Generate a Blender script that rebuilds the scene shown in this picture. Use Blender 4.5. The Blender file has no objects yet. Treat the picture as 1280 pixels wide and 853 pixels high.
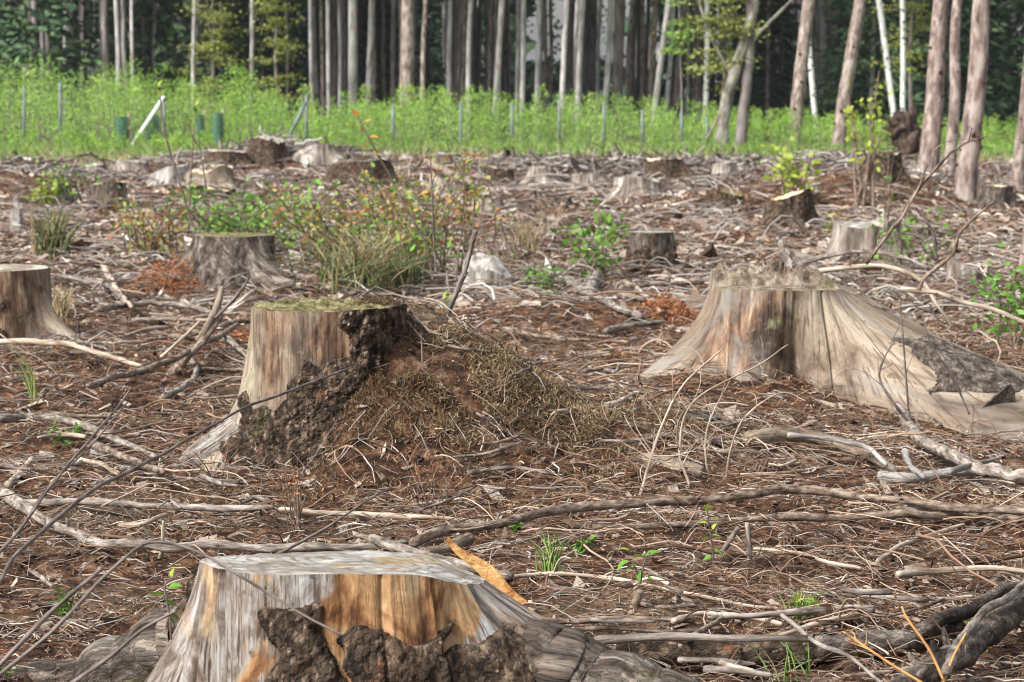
import bpy, math, random
import numpy as np
from math import sin, cos, pi, radians, atan2, sqrt, exp
from mathutils import Vector

S = bpy.context.scene
random.seed(11)
rng = np.random.default_rng(11)

# ------------------------------------------------------------------ camera
CAM_H, FPX, W0, H0, HOR = 1.05, 3000.0, 1280.0, 853.0, 130.0
PITCH = math.atan((H0 / 2 - HOR) / FPX)
cd = bpy.data.cameras.new('camera')
cam = bpy.data.objects.new('camera', cd)
S.collection.objects.link(cam)
S.camera = cam
cam.location = (0, 0, CAM_H)
cam.rotation_euler = (pi / 2 - PITCH, 0, 0)
cd.sensor_width = 36
cd.lens = FPX * 36 / W0
cd.clip_start = 0.1
cd.clip_end = 3000
cd.dof.use_dof = True
cd.dof.focus_distance = 5.2
cd.dof.aperture_fstop = 11.5
# ------------------------------------------------------------------ light
SUN_EL, SUN_AZ = radians(44), radians(-128)     # azimuth clockwise from +Y: behind the camera, to the left
w = bpy.data.worlds.new('World')
S.world = w
w.use_nodes = True
nt = w.node_tree
bg = nt.nodes['Background']
sky = nt.nodes.new('ShaderNodeTexSky')
sky.sky_type = 'NISHITA'
sky.sun_disc = False
sky.sun_elevation = SUN_EL
sky.sun_rotation = SUN_AZ
sky.dust_density = 4
sky.air_density = 1.3
hs = nt.nodes.new('ShaderNodeHueSaturation')
hs.inputs['Saturation'].default_value = 0.3     # thin overcast: the sky is nearly white
nt.links.new(sky.outputs[0], hs.inputs['Color'])
nt.links.new(hs.outputs[0], bg.inputs[0])
bg.inputs[1].default_value = 0.105
sd = bpy.data.lights.new('sun', 'SUN')
so = bpy.data.objects.new('sun', sd)
S.collection.objects.link(so)
sd.energy = 2.9
sd.angle = radians(16)
sd.color = (1.0, 0.95, 0.88)
dx, dy, dz = sin(SUN_AZ) * cos(SUN_EL), cos(SUN_AZ) * cos(SUN_EL), sin(SUN_EL)
so.rotation_euler = Vector((dx, dy, dz)).to_track_quat('Z', 'Y').to_euler()
S.view_settings.view_transform = 'Standard'
S.view_settings.look = 'None'
S.view_settings.exposure = 1.05
S.view_settings.gamma = 1
S.cycles.use_denoising = True
S.cycles.filter_width = 1.05
S.cycles.max_bounces = 6
S.cycles.diffuse_bounces = 3
S.cycles.transparent_max_bounces = 4

# ------------------------------------------------------------------ noise
def _h(ix, iy, iz, s):
    n = (ix.astype(np.int64) * 374761393 + iy.astype(np.int64) * 668265263 + iz.astype(np.int64) * 2147483647 + s * 974634777) & 0xFFFFFFFF
    n = ((n ^ (n >> 13)) * 1274126177) & 0xFFFFFFFF
    n = (n ^ (n >> 16)) & 0xFFFFFF
    return n / float(0xFFFFFF)

def vn(x, y, z=0.0, s=0):
    x, y, z = np.broadcast_arrays(np.asarray(x, float), np.asarray(y, float), np.asarray(z, float))
    ix, iy, iz = np.floor(x), np.floor(y), np.floor(z)
    fx, fy, fz = x - ix, y - iy, z - iz
    fx, fy, fz = (f * f * (3 - 2 * f) for f in (fx, fy, fz))
    r = 0
    for a in (0, 1):
        for b in (0, 1):
            for c in (0, 1):
                r = r + _h(ix + a, iy + b, iz + c, s) * (fx if a else 1 - fx) * (fy if b else 1 - fy) * (fz if c else 1 - fz)
    return r * 2 - 1

def fbm(x, y, z=0.0, o=4, s=0):
    r, a = 0, 1.0
    x, y, z = np.asarray(x, float), np.asarray(y, float), np.asarray(z, float)
    for k in range(o):
        r = r + a * vn(x, y, z, s + k * 17)
        x, y, z, a = x * 2.03 + 5.1, y * 2.03 + 1.7, z * 2.03 + 3.3, a * 0.5
    return r

def sst(a, b, x):
    t = np.clip((np.asarray(x, float) - a) / (b - a), 0, 1)
    return t * t * (3 - 2 * t)

# ------------------------------------------------------------------ ground height and pixel -> place
MOUNDS = [  # x, y, height, sx, sy
    (0.22, 7.9, 0.10, 0.4, 0.6), (1.15, 9.4, 0.07, 0.5, 0.4), (1.80, 8.15, -0.10, 0.50, 0.42), (0.82, 8.70, 0.10, 0.40, 0.34),
    (-1.35, 9.4, 0.07, 0.40, 0.35), (-1.0, 13.3, 0.10, 0.28, 0.3), (-1.75, 13.6, 0.07, 0.3, 0.4), (0.15, 11.6, 0.09, 0.6, 0.5),
    (0.6, 7.2, 0.05, 0.35, 0.4), (3.5, 25.0, 0.30, 1.5, 1.2), (-3.7, 38.0, 0.28, 2.2, 1.6), (-6.6, 30.0, 0.18, 2.0, 1.3),
    (-0.5, 33.0, 0.15, 2.0, 1.0), (2.6, 33.5, 0.16, 1.2, 0.9), (4.7, 31.0, 0.18, 0.9, 0.8), (5.5, 26, 0.15, .9, .8), (0, 44, .12, 5, 1.2),
]
def h_macro(x, y):
    x, y = np.asarray(x, float), np.asarray(y, float)
    r = 0 * x * y
    for (a, b, hh, sx, sy) in MOUNDS:
        r = r + hh * np.exp(-((x - a) / sx) ** 2 - ((y - b) / sy) ** 2)
    # the moss mound: steep against the middle stump, easing away to the right
    r = r + 0.385 * np.exp(-(np.maximum(np.abs(y - 7.15) - 0.08, 0) / 0.40) ** 2) * sst(-0.60, -0.42, x + 0.10 * (y - 6.8)) * np.exp(-(np.maximum(x + 0.36, 0) / 0.50) ** 2) * (1 + 0.22 * vn(x * 3.2, y * 3.2, 0, 32) + 0.12 * vn(x * 8, y * 8, 0, 31))
    return r + 0.035 * vn(x * 0.55 + 3, y * 0.45, 0, 5) * sst(3, 9, y)

def h_full(x, y):
    x, y = np.asarray(x, float), np.asarray(y, float)
    far = 1 + 1.2 * sst(12, 28, y) * (1 - sst(48, 56, y))
    q = h_macro(x, y) + far * (0.022 * vn(x * 2.1, y * 2.1, 0, 8) + 0.016 * vn(x * 4.7, y * 4.7, 0, 9))
    return q + 0.011 * vn(x * 11, y * 11, 0, 10) + 0.006 * vn(x * 25, y * 25, 0, 12)

CP, SP = cos(PITCH), sin(PITCH)
def ray(px, py):
    r, u = (px - W0 / 2) / FPX, (H0 / 2 - py) / FPX
    return np.array((r, CP + u * SP, -SP + u * CP))

def at(px, py, Y):                       # the point that far away along the sight line
    d = ray(px, py)
    return np.array((0, 0, CAM_H)) + d * (Y / d[1])

_ys = np.geomspace(2.6, 110, 900)
def gp(px, py, lift=0.0, macro=True):    # where the sight line meets the ground (raised by lift)
    d = ray(px, py)
    X, Z = d[0] / d[1] * _ys, CAM_H + d[2] / d[1] * _ys
    g = (h_macro(X, _ys) if macro else h_full(X, _ys)) + lift
    k = int(np.argmax(Z < g)) if (Z < g).any() else len(_ys) - 1
    return np.array((X[k], _ys[k], Z[k]))

def gz(x, y):
    return float(h_full(x, y))

# ------------------------------------------------------------------ mesh helpers
def build(name, V, F, mat=None, parent=None, attrs=None, smooth=True, loc=None):
    me = bpy.data.meshes.new(name)
    V = np.asarray(V, np.float32)
    Fs = F if isinstance(F, (list, tuple)) else [F]
    Fs = [np.asarray(f, np.int32) for f in Fs if len(f)]
    me.vertices.add(len(V))
    me.vertices.foreach_set('co', V.ravel())
    nl = sum(f.size for f in Fs)
    npoly = sum(len(f) for f in Fs)
    me.loops.add(nl)
    me.loops.foreach_set('vertex_index', np.concatenate([f.ravel() for f in Fs]))
    me.polygons.add(npoly)
    tot = np.concatenate([np.full(len(f), f.shape[1], np.int32) for f in Fs])
    st = np.concatenate([[0], np.cumsum(tot)[:-1]]).astype(np.int32)
    me.polygons.foreach_set('loop_start', st)
    me.polygons.foreach_set('loop_total', tot)
    me.polygons.foreach_set('use_smooth', np.full(npoly, bool(smooth)))
    me.update(calc_edges=True)
    for k, a in (attrs or {}).items():
        a = np.asarray(a, np.float32)
        if a.ndim == 2:
            at_ = me.attributes.new(k, 'FLOAT_VECTOR', 'POINT')
            at_.data.foreach_set('vector', a.ravel())
        else:
            at_ = me.attributes.new(k, 'FLOAT', 'POINT')
            at_.data.foreach_set('value', a)
    if mat is not None:
        me.materials.append(mat)
    o = bpy.data.objects.new(name, me)
    S.collection.objects.link(o)
    if parent is not None:
        o.parent = parent
    if loc is not None:
        o.location = loc
    return o

def thing(name, label, cat, loc=(0, 0, 0), group=None, rz=0):
    o = bpy.data.objects.new(name, None)
    o.empty_display_size = 0.1
    S.collection.objects.link(o)
    o.location = [float(c) for c in loc]
    o.rotation_euler = (0, 0, rz)
    return tag(o, label, cat, group)

def tag(o, label=None, cat=None, group=None, kind=None):
    if label: o['label'] = label
    if cat: o['category'] = cat
    if group: o['group'] = group
    if kind: o['kind'] = kind
    return o

def copy_tree(o, parent=None):
    c = o.copy()
    S.collection.objects.link(c)
    if parent is not None: c.parent = parent
    for ch in list(o.children):
        copy_tree(ch, c)
    return c

def tubes(P, R, k=6, cap=False):
    """P [M,N,3] paths, R [M,N] radii -> V, F, gc (round-the-grain coords), rnd per tube"""
    P, R = np.asarray(P, float), np.asarray(R, float)
    M, N, _ = P.shape
    T = np.gradient(P, axis=1)
    T /= np.linalg.norm(T, axis=2, keepdims=True) + 1e-9
    ov = P[:, -1] - P[:, 0]
    ref = np.zeros((M, 3))
    ref[np.arange(M), np.argmin(np.abs(ov), axis=1)] = 1
    A = np.cross(T, ref[:, None, :])
    A /= np.linalg.norm(A, axis=2, keepdims=True) + 1e-9
    B = np.cross(T, A)
    an = np.arange(k) * 2 * pi / k
    ca, sa = np.cos(an), np.sin(an)
    V = P[:, :, None, :] + R[:, :, None, None] * (A[:, :, None, :] * ca[:, None] + B[:, :, None, :] * sa[:, None])
    L = np.concatenate([np.zeros((M, 1)), np.cumsum(np.linalg.norm(np.diff(P, axis=1), axis=2), axis=1)], axis=1)
    rm = R.max(axis=1)[:, None, None]
    off = rng.random(M)[:, None, None] * 50
    gc = np.stack([np.broadcast_to(ca * rm, (M, N, k)) + off, np.broadcast_to(sa * rm, (M, N, k)), np.broadcast_to(L[:, :, None], (M, N, k))], axis=-1)
    i = np.arange(N - 1)[:, None] * k
    j = np.arange(k)[None]
    j2 = (j + 1) % k
    q = np.stack([i + j, i + j2, i + k + j2, i + k + j], axis=-1).reshape(-1, 4)
    F = (q[None] + (np.arange(M) * N * k)[:, None, None]).reshape(-1, 4)
    Fs = [F]
    if cap:
        c0 = np.arange(k)[::-1][None] + (np.arange(M) * N * k)[:, None]
        c1 = np.arange(k)[None] + (N - 1) * k + (np.arange(M) * N * k)[:, None]
        Fs += [c0, c1]
    rnd = np.repeat(rng.random(M), N * k)
    return V.reshape(-1, 3), Fs, gc.reshape(-1, 3), rnd

def join(parts):
    """parts: list of (V, [F..], gc, rnd)"""
    Vs, Fs, G, Rn, n = [], {}, [], [], 0
    for V, F, g, r in parts:
        for f in F:
            Fs.setdefault(f.shape[1], []).append(f + n)
        Vs.append(V); G.append(g); Rn.append(r); n += len(V)
    return np.concatenate(Vs), [np.concatenate(v) for v in Fs.values()], np.concatenate(G), np.concatenate(Rn)

def spline(pts, n):
    P = np.asarray(pts, float)
    if len(P) == 2:
        t = np.linspace(0, 1, n)[:, None]
        return P[0] * (1 - t) + P[1] * t
    P = np.vstack([2 * P[0] - P[1], P, 2 * P[-1] - P[-2]])
    m = len(P) - 3
    out = []
    for t in np.linspace(0, m - 1e-6, n):
        k = int(t); f = t - k
        a, b, c, d = P[k:k + 4]
        out.append(0.5 * ((2 * b) + (c - a) * f + (2 * a - 5 * b + 4 * c - d) * f * f + (3 * b - a - 3 * c + d) * f ** 3))
    return np.array(out)

# ------------------------------------------------------------------ materials
def lk(t, a, b): t.links.new(a, b)

def ramp_node(t, fac, stops):
    r = t.nodes.new('ShaderNodeValToRGB')
    e = r.color_ramp.elements
    while len(e) < len(stops): e.new(0.5)
    for k, (p, c) in enumerate(stops):
        e[k].position = p
        e[k].color = (*c, 1)
    lk(t, fac, r.inputs[0])
    return r.outputs[0]

def coords(t, coord, scale):
    if coord in ('Object', 'Generated'):
        o = t.nodes.new('ShaderNodeTexCoord').outputs[coord]
    else:
        a = t.nodes.new('ShaderNodeAttribute'); a.attribute_name = coord
        o = a.outputs['Vector']
    m = t.nodes.new('ShaderNodeMapping')
    m.inputs['Scale'].default_value = scale if hasattr(scale, '__len__') else (scale,) * 3
    lk(t, o, m.inputs['Vector'])
    return m.outputs[0]

def noise(t, coord, scale, detail=5, rough=0.6, dist=0.0):
    n = t.nodes.new('ShaderNodeTexNoise')
    n.inputs['Scale'].default_value = 1
    n.inputs['Detail'].default_value = detail
    n.inputs['Roughness'].default_value = rough
    n.inputs['Distortion'].default_value = dist
    lk(t, coords(t, coord, scale), n.inputs['Vector'])
    return n.outputs['Fac']

def maprange(t, fac, lo, hi, smooth=True):
    m = t.nodes.new('ShaderNodeMapRange')
    if smooth: m.interpolation_type = 'SMOOTHSTEP'
    m.inputs['From Min'].default_value = lo
    m.inputs['From Max'].default_value = hi
    lk(t, fac, m.inputs['Value'])
    return m.outputs[0]

def mixc(t, fac, a, b, mode='MIX'):
    m = t.nodes.new('ShaderNodeMix')
    m.data_type = 'RGBA'; m.blend_type = mode
    for s_, v in ((m.inputs[0], fac), (m.inputs[6], a), (m.inputs[7], b)):
        if hasattr(v, 'is_linked'): lk(t, v, s_)
        elif hasattr(v, '__len__'): s_.default_value = (*v, 1)
        else: s_.default_value = v
    return m.outputs[2]

def attr(t, name):
    a = t.nodes.new('ShaderNodeAttribute'); a.attribute_name = name
    return a.outputs['Fac']

def pmat(name, stops, coord='gc', scale=6, detail=6, rough=0.85, layers=(), bumps=(), by_attr=None, objvar=0.0, transl=0.0, spec=0.25, dist=0.0, addn=None, cells=None):
    """stops: colour ramp of the base noise (or of an attribute); layers: (mask, lo, hi, colour); mask = ('n', coord, scale) or attribute name"""
    m = bpy.data.materials.new(name)
    m.use_nodes = True
    t = m.node_tree
    b = t.nodes['Principled BSDF']
    fac = attr(t, by_attr) if by_attr else noise(t, coord, scale, detail, 0.62, dist)
    if not by_attr: stops = [(0.5 + (p_ - 0.5) * 0.72, c_) for p_, c_ in stops]
    c = ramp_node(t, fac, stops)
    if addn:
        n = noise(t, addn[0], addn[1], 4, 0.6)
        v = maprange(t, n, 0.25, 0.75)
        c = mixc(t, v, mixc(t, 1.0, c, (addn[2],) * 3, 'MULTIPLY'), c)
    for L in layers:
        mk, lo, hi, col = L[:4]
        f = noise(t, mk[1], mk[2], 5, 0.6, mk[3] if len(mk) > 3 else 0) if isinstance(mk, tuple) else attr(t, mk)
        if not isinstance(mk, tuple) and len(L) > 4:     # ragged edge for a painted mask
            nn = noise(t, L[4][0], L[4][1], 5, 0.65)
            a_ = t.nodes.new('ShaderNodeMath'); a_.operation = 'MULTIPLY_ADD'
            lk(t, nn, a_.inputs[0]); a_.inputs[1].default_value = L[4][2]; a_.inputs[2].default_value = -0.5 * L[4][2]
            s_ = t.nodes.new('ShaderNodeMath'); s_.operation = 'ADD'
            lk(t, a_.outputs[0], s_.inputs[0]); lk(t, f, s_.inputs[1]); f = s_.outputs[0]
        f = maprange(t, f, lo, hi)
        if isinstance(col, tuple) and col[0] == 'r': col = ramp_node(t, noise(t, coord, col[2], 8, 0.62, 0.5), [(0.5 + (p_ - 0.5) * 0.7, c_) for p_, c_ in col[1]])
        if isinstance(col, list): col = ramp_node(t, noise(t, coord, scale, detail, 0.62), col)
        c = mixc(t, f, c, col)
    if cells:                                            # separate bark scales, each a shade of its own
        vo = t.nodes.new('ShaderNodeTexVoronoi')
        vo.inputs['Scale'].default_value = 1
        lk(t, coords(t, coord, cells[0]), vo.inputs['Vector'])
        sx = t.nodes.new('ShaderNodeSeparateColor')
        lk(t, vo.outputs['Color'], sx.inputs[0])
        c = mixc(t, maprange(t, sx.outputs[0], 0.15, 1.0), mixc(t, 1.0, c, cells[1], 'MULTIPLY'), mixc(t, 1.0, c, cells[2], 'MULTIPLY'))
    if objvar:
        oi = t.nodes.new('ShaderNodeObjectInfo')
        v = maprange(t, oi.outputs['Random'], 0, 1, False)
        c = mixc(t, v, c, mixc(t, 1.0, c, (1 - objvar,) * 3, 'MULTIPLY'))
    lk(t, c, b.inputs['Base Color'])
    b.inputs['Roughness'].default_value = rough
    b.inputs['Specular IOR Level'].default_value = spec
    prev = None
    for (bc, bs, st, di) in bumps:
        bn = t.nodes.new('ShaderNodeBump')
        bn.inputs['Strength'].default_value = st
        bn.inputs['Distance'].default_value = di
        if isinstance(bc, tuple):
            vo = t.nodes.new('ShaderNodeTexVoronoi')
            vo.feature = 'DISTANCE_TO_EDGE'
            lk(t, coords(t, bc[1], bs), vo.inputs['Vector'])
            vo.inputs['Scale'].default_value = 1
            lk(t, maprange(t, vo.outputs['Distance'], 0, 0.15), bn.inputs['Height'])
        else:
            lk(t, noise(t, bc, bs, 6, 0.65), bn.inputs['Height'])
        if prev: lk(t, prev, bn.inputs['Normal'])
        prev = bn.outputs[0]
    if prev: lk(t, prev, b.inputs['Normal'])
    if transl:
        tr = t.nodes.new('ShaderNodeBsdfTranslucent')
        lk(t, c, tr.inputs['Color'])
        mx = t.nodes.new('ShaderNodeMixShader')
        mx.inputs[0].default_value = transl
        lk(t, b.outputs[0], mx.inputs[1]); lk(t, tr.outputs[0], mx.inputs[2])
        lk(t, mx.outputs[0], t.nodes['Material Output'].inputs['Surface'])
    return m

MAT = {}
MAT['ground'] = pmat('ground_litter', [(0.25, (0.012, 0.006, 0.004)), (0.44, (0.065, 0.028, 0.015)), (0.56, (0.18, 0.082, 0.042)), (0.72, (0.38, 0.24, 0.15))],
    'Object', 18, 10, 0.95,
    layers=[(('n', 'Object', 1.6), 0.5, 0.68, [(0.3, (0.05, 0.032, 0.02)), (0.55, (0.20, 0.14, 0.09)), (0.75, (0.42, 0.32, 0.23))]),
            (('n', 'Object', 2.3), 0.60, 0.75, (0.11, 0.095, 0.03)),
            (('n', 'Object', 75), 0.60, 0.70, (0.40, 0.31, 0.22)),
            ('grassy', 0.35, 0.7, [(0.3, (0.05, 0.10, 0.02)), (0.5, (0.12, 0.20, 0.04)), (0.7, (0.25, 0.24, 0.10))], ('Object', 1.2, 0.8)),
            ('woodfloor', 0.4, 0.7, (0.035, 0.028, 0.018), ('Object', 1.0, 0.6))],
    bumps=[('Object', 30, 1.0, 0.03), ('Object', 120, 0.8, 0.008)])
WOOD_S = (26, 26, 1.6)
wb = [('gc', (110, 110, 9), 0.9, 0.006), ('gc', (300, 300, 8), 0.7, 0.004), ('gc', (24, 24, 5), 0.8, 0.015), ('Object', 70, 0.4, 0.004)]
MAT['wood_near'] = pmat('weathered_wood_blue_grey', [(0.32, (0.10, 0.07, 0.055)), (0.45, (0.20, 0.17, 0.145)), (0.58, (0.32, 0.30, 0.285)), (0.75, (0.48, 0.49, 0.505))], 'gc', (26, 26, 9), 10, 0.6,
    layers=[('dark', 0.4, 0.75, (0.035, 0.02, 0.014), ('gc', (20, 20, 10), 1.2)),
            (('n', 'gc', (130, 130, 6)), 0.57, 0.60, (0.06, 0.04, 0.028)), (('n', 'gc', (280, 280, 12)), 0.56, 0.62, (0.13, 0.095, 0.07)), (('n', 'Object', (22, 22, 22)), 0.58, 0.66, (0.12, 0.09, 0.065)), (('n', 'gc', (60, 60, 60)), 0.58, 0.70, (0.20, 0.15, 0.11)), (('n', 'gc', (13, 13, 7)), 0.60, 0.70, (0.16, 0.10, 0.06)), ('ochre', 0.45, 0.60, ('r', [(0.30, (0.08, 0.035, 0.018)), (0.42, (0.22, 0.105, 0.042)), (0.54, (0.39, 0.235, 0.115)), (0.68, (0.50, 0.37, 0.23))], (12, 12, 10)), ('gc', (12, 12, 7), 1.1))], bumps=wb, dist=1.1)
MAT['wood_pale'] = pmat('barkless_pale_wood', [(0.28, (0.085, 0.062, 0.046)), (0.43, (0.20, 0.152, 0.112)), (0.57, (0.30, 0.245, 0.185)), (0.75, (0.42, 0.37, 0.30))], 'gc', (13, 13, 4.0), 10, 0.7,
    layers=[('ochre', 0.45, 0.7, ('r', [(0.30, (0.05, 0.028, 0.018)), (0.45, (0.16, 0.09, 0.055)), (0.6, (0.32, 0.21, 0.135)), (0.7, (0.46, 0.37, 0.27))], (26, 26, 7)), ('gc', (14, 14, 6), 1.1)),
            ('dark', 0.4, 0.8, (0.045, 0.028, 0.02), ('gc', (20, 20, 6), 1.3)),
            (('n', 'gc', (330, 330, 7)), 0.55, 0.63, (0.12, 0.085, 0.06)), (('n', 'gc', (110, 110, 4)), 0.60, 0.64, (0.08, 0.055, 0.04)), (('n', 'Object', (30, 30, 30)), 0.60, 0.68, (0.13, 0.095, 0.07)), (('n', 'gc', (4, 4, 3)), 0.56, 0.70, (0.24, 0.225, 0.205)), (('n', 'gc', (7, 7, 5)), 0.58, 0.70, (0.17, 0.12, 0.085)), (('n', 'gc', (50, 50, 50)), 0.58, 0.72, (0.22, 0.165, 0.12)), (('n', 'gc', (12, 12, 3)), 0.58, 0.70, (0.20, 0.17, 0.145)),
            (('n', 'gc', (5, 5, 5)), 0.62, 0.72, (0.22, 0.23, 0.12))], bumps=wb, dist=1.2)
MAT['wood_grey'] = pmat('old_grey_wood', [(0.3, (0.10, 0.075, 0.06)), (0.5, (0.28, 0.235, 0.20)), (0.68, (0.52, 0.48, 0.43))], 'gc', (18, 18, 3), 6, 0.8,
    layers=[(('n', 'gc', (40, 40, 2)), 0.58, 0.7, (0.07, 0.05, 0.04))], bumps=wb, objvar=0.25)
MAT['wood_white'] = pmat('bleached_wood', [(0.3, (0.12, 0.10, 0.085)), (0.45, (0.27, 0.25, 0.23)), (0.65, (0.45, 0.435, 0.42))], 'gc', (22, 22, 3), 5, 0.6, bumps=wb,
    layers=[(('n', 'gc', (60, 60, 2)), 0.6, 0.7, (0.22, 0.17, 0.13))])
MAT['wood_orange'] = pmat('fresh_orange_wood', [(0.3, (0.34, 0.15, 0.045)), (0.5, (0.55, 0.30, 0.11)), (0.7, (0.68, 0.46, 0.22))], 'gc', (30, 30, 3), 5, 0.55, bumps=wb)
bkb = [(('v', 'gc'), (100, 100, 58), 0.6, 0.007), ('gc', (120, 120, 80), 1.0, 0.008)]
MAT['bark_dark'] = pmat('dark_flaky_bark', [(0.3, (0.018, 0.013, 0.009)), (0.5, (0.060, 0.042, 0.030)), (0.68, (0.16, 0.125, 0.095))], 'gc', (34, 34, 22), 9, 0.9,
    layers=[(('n', 'gc', (9, 9, 7)), 0.62, 0.72, (0.10, 0.10, 0.05)), (('n', 'gc', (60, 60, 36)), 0.60, 0.68, (0.26, 0.21, 0.18)), (('n', 'gc', (22, 22, 14)), 0.60, 0.66, (0.15, 0.07, 0.042))], bumps=bkb, cells=((100, 100, 58), (0.5, 0.47, 0.45), (1.6, 1.5, 1.4)))
MAT['bark_grey'] = pmat('grey_brown_bark', [(0.3, (0.030, 0.021, 0.017)), (0.5, (0.12, 0.095, 0.08)), (0.68, (0.27, 0.235, 0.205))], 'gc', (24, 24, 10), 8, 0.9,
    layers=[(('n', 'gc', (9, 9, 5)), 0.6, 0.7, (0.13, 0.12, 0.06))], bumps=bkb, objvar=0.2, cells=((100, 100, 58), (0.6, 0.6, 0.6), (1.35, 1.33, 1.3)))
MAT['cut_grey'] = pmat('sawn_face_grey', [(0.3, (0.16, 0.12, 0.09)), (0.5, (0.38, 0.34, 0.28)), (0.7, (0.58, 0.56, 0.52))], 'gc', (16, 16, 16), 7, 0.7,
    layers=[('ring', 0.75, 0.95, (0.22, 0.18, 0.14)), (('n', 'gc', (9, 9, 9)), 0.55, 0.68, (0.14, 0.13, 0.06)), (('n', 'gc', (60, 60, 60)), 0.62, 0.7, (0.08, 0.055, 0.04))], bumps=[('gc', 60, 0.7, 0.01)])
MAT['cut_blue'] = pmat('sawn_face_bleached', [(0.3, (0.13, 0.105, 0.085)), (0.45, (0.25, 0.235, 0.21)), (0.65, (0.42, 0.425, 0.41))], 'gc', (12, 44, 12), 7, 0.55,
    layers=[('ring', 0.55, 1.0, (0.16, 0.13, 0.10), ('gc', (20, 20, 20), 0.9)), (('n', 'gc', (6, 14, 6)), 0.56, 0.68, (0.30, 0.20, 0.10)), (('n', 'gc', (20, 60, 20)), 0.62, 0.7, (0.12, 0.08, 0.055))], bumps=[('gc', (20, 80, 20), 0.6, 0.008)])
MAT['cut_pale'] = pmat('sawn_face_fresh', [(0.3, (0.42, 0.27, 0.13)), (0.5, (0.66, 0.50, 0.30)), (0.7, (0.80, 0.70, 0.52))], 'gc', (16, 16, 16), 5, 0.6, bumps=[('gc', 60, 0.5, 0.006)], objvar=0.15)
MAT['cut_old'] = pmat('sawn_face_old_brown', [(0.3, (0.045, 0.032, 0.022)), (0.5, (0.17, 0.13, 0.095)), (0.7, (0.36, 0.31, 0.24))], 'gc', (30, 30, 12), 8, 0.85,
    layers=[(('n', 'gc', (8, 8, 8)), 0.58, 0.70, (0.13, 0.12, 0.045))], bumps=[('gc', 70, 1.0, 0.012)])
MAT['oak_bark'] = pmat('oak_bark_lichened', [(0.3, (0.09, 0.08, 0.06)), (0.5, (0.24, 0.225, 0.19)), (0.7, (0.42, 0.41, 0.38))], 'gc', (7, 7, 3), 7, 0.9, bumps=[('gc', (9, 9, 3), 0.9, 0.03)])
MAT['cut_moss'] = pmat('sawn_face_mossy', [(0.3, (0.07, 0.06, 0.025)), (0.5, (0.20, 0.18, 0.075)), (0.7, (0.38, 0.34, 0.20))], 'gc', (30, 30, 30), 6, 0.95, bumps=[('gc', 120, 1.0, 0.02)])
MAT['stick_brown'] = pmat('branch_bark_brown', [(0.3, (0.060, 0.040, 0.030)), (0.5, (0.19, 0.14, 0.105)), (0.7, (0.36, 0.30, 0.25))], 'gc', (60, 60, 30), 6, 0.85, bumps=[('gc', (160, 160, 70), 0.8, 0.004), ('gc', (60, 60, 25), 0.5, 0.005)], objvar=0.3)
MAT['stick_grey'] = pmat('branch_bark_grey', [(0.3, (0.065, 0.05, 0.042)), (0.5, (0.21, 0.175, 0.15)), (0.7, (0.40, 0.36, 0.32))], 'gc', (60, 60, 20), 6, 0.85, bumps=[('gc', (160, 160, 50), 0.8, 0.004)], objvar=0.3)
MAT['stick_pale'] = pmat('bare_pale_stick', [(0.3, (0.17, 0.12, 0.085)), (0.5, (0.36, 0.285, 0.22)), (0.7, (0.54, 0.47, 0.40))], 'gc', (80, 80, 8), 5, 0.75, bumps=[('gc', (160, 160, 20), 0.5, 0.003)], objvar=0.2)
MAT['stick_dark'] = pmat('dark_twig', [(0.3, (0.035, 0.024, 0.020)), (0.5, (0.10, 0.075, 0.065)), (0.7, (0.20, 0.165, 0.15))], 'gc', (90, 90, 20), 5, 0.6, bumps=[('gc', (200, 200, 60), 0.5, 0.002)], spec=0.5)
MAT['twiggrey'] = pmat('grey_brash', [(0.0, (0.04, 0.03, 0.026)), (0.4, (0.15, 0.125, 0.11)), (0.8, (0.30, 0.27, 0.245)), (1.0, (0.48, 0.45, 0.42))], by_attr='rnd', rough=0.8)
MAT['needles'] = pmat('fallen_needles', [(0.0, (0.03, 0.012, 0.006)), (0.3, (0.15, 0.054, 0.024)), (0.55, (0.29, 0.13, 0.060)), (0.8, (0.44, 0.27, 0.155)), (1.0, (0.66, 0.52, 0.38))], by_attr='rnd', rough=0.8)
MAT['mossdry'] = pmat('dry_moss', [(0.0, (0.035, 0.018, 0.009)), (0.4, (0.125, 0.075, 0.036)), (0.8, (0.24, 0.165, 0.09)), (1.0, (0.42, 0.33, 0.21))], by_attr='rnd', rough=0.9, addn=('Object', 5, 0.55))
MAT['twiglit'] = pmat('twig_litter', [(0.0, (0.035, 0.018, 0.010)), (0.35, (0.13, 0.070, 0.042)), (0.65, (0.25, 0.165, 0.115)), (0.88, (0.40, 0.31, 0.24)), (1.0, (0.58, 0.50, 0.42))], by_attr='rnd', rough=0.8)
MAT['chips'] = pmat('wood_chips', [(0.0, (0.07, 0.045, 0.034)), (0.35, (0.20, 0.14, 0.105)), (0.65, (0.34, 0.28, 0.235)), (0.9, (0.50, 0.44, 0.385)), (1.0, (0.68, 0.64, 0.60))], by_attr='rnd', rough=0.8, bumps=[('Object', 90, 0.6, 0.005)])
MAT['leaf'] = pmat('spring_leaf', [(0.3, (0.085, 0.22, 0.03)), (0.7, (0.19, 0.40, 0.055))], 'Object', 9, 3, 0.5, transl=0.35, objvar=0.2)
MAT['leaf_yellow'] = pmat('yellow_green_leaf', [(0.3, (0.26, 0.36, 0.045)), (0.7, (0.42, 0.50, 0.09))], 'Object', 9, 3, 0.5, transl=0.35)
MAT['leaf_orange'] = pmat('young_orange_leaf', [(0.3, (0.42, 0.13, 0.03)), (0.5, (0.55, 0.26, 0.06)), (0.7, (0.50, 0.42, 0.09))], 'Object', 14, 3, 0.5, transl=0.3)
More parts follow.
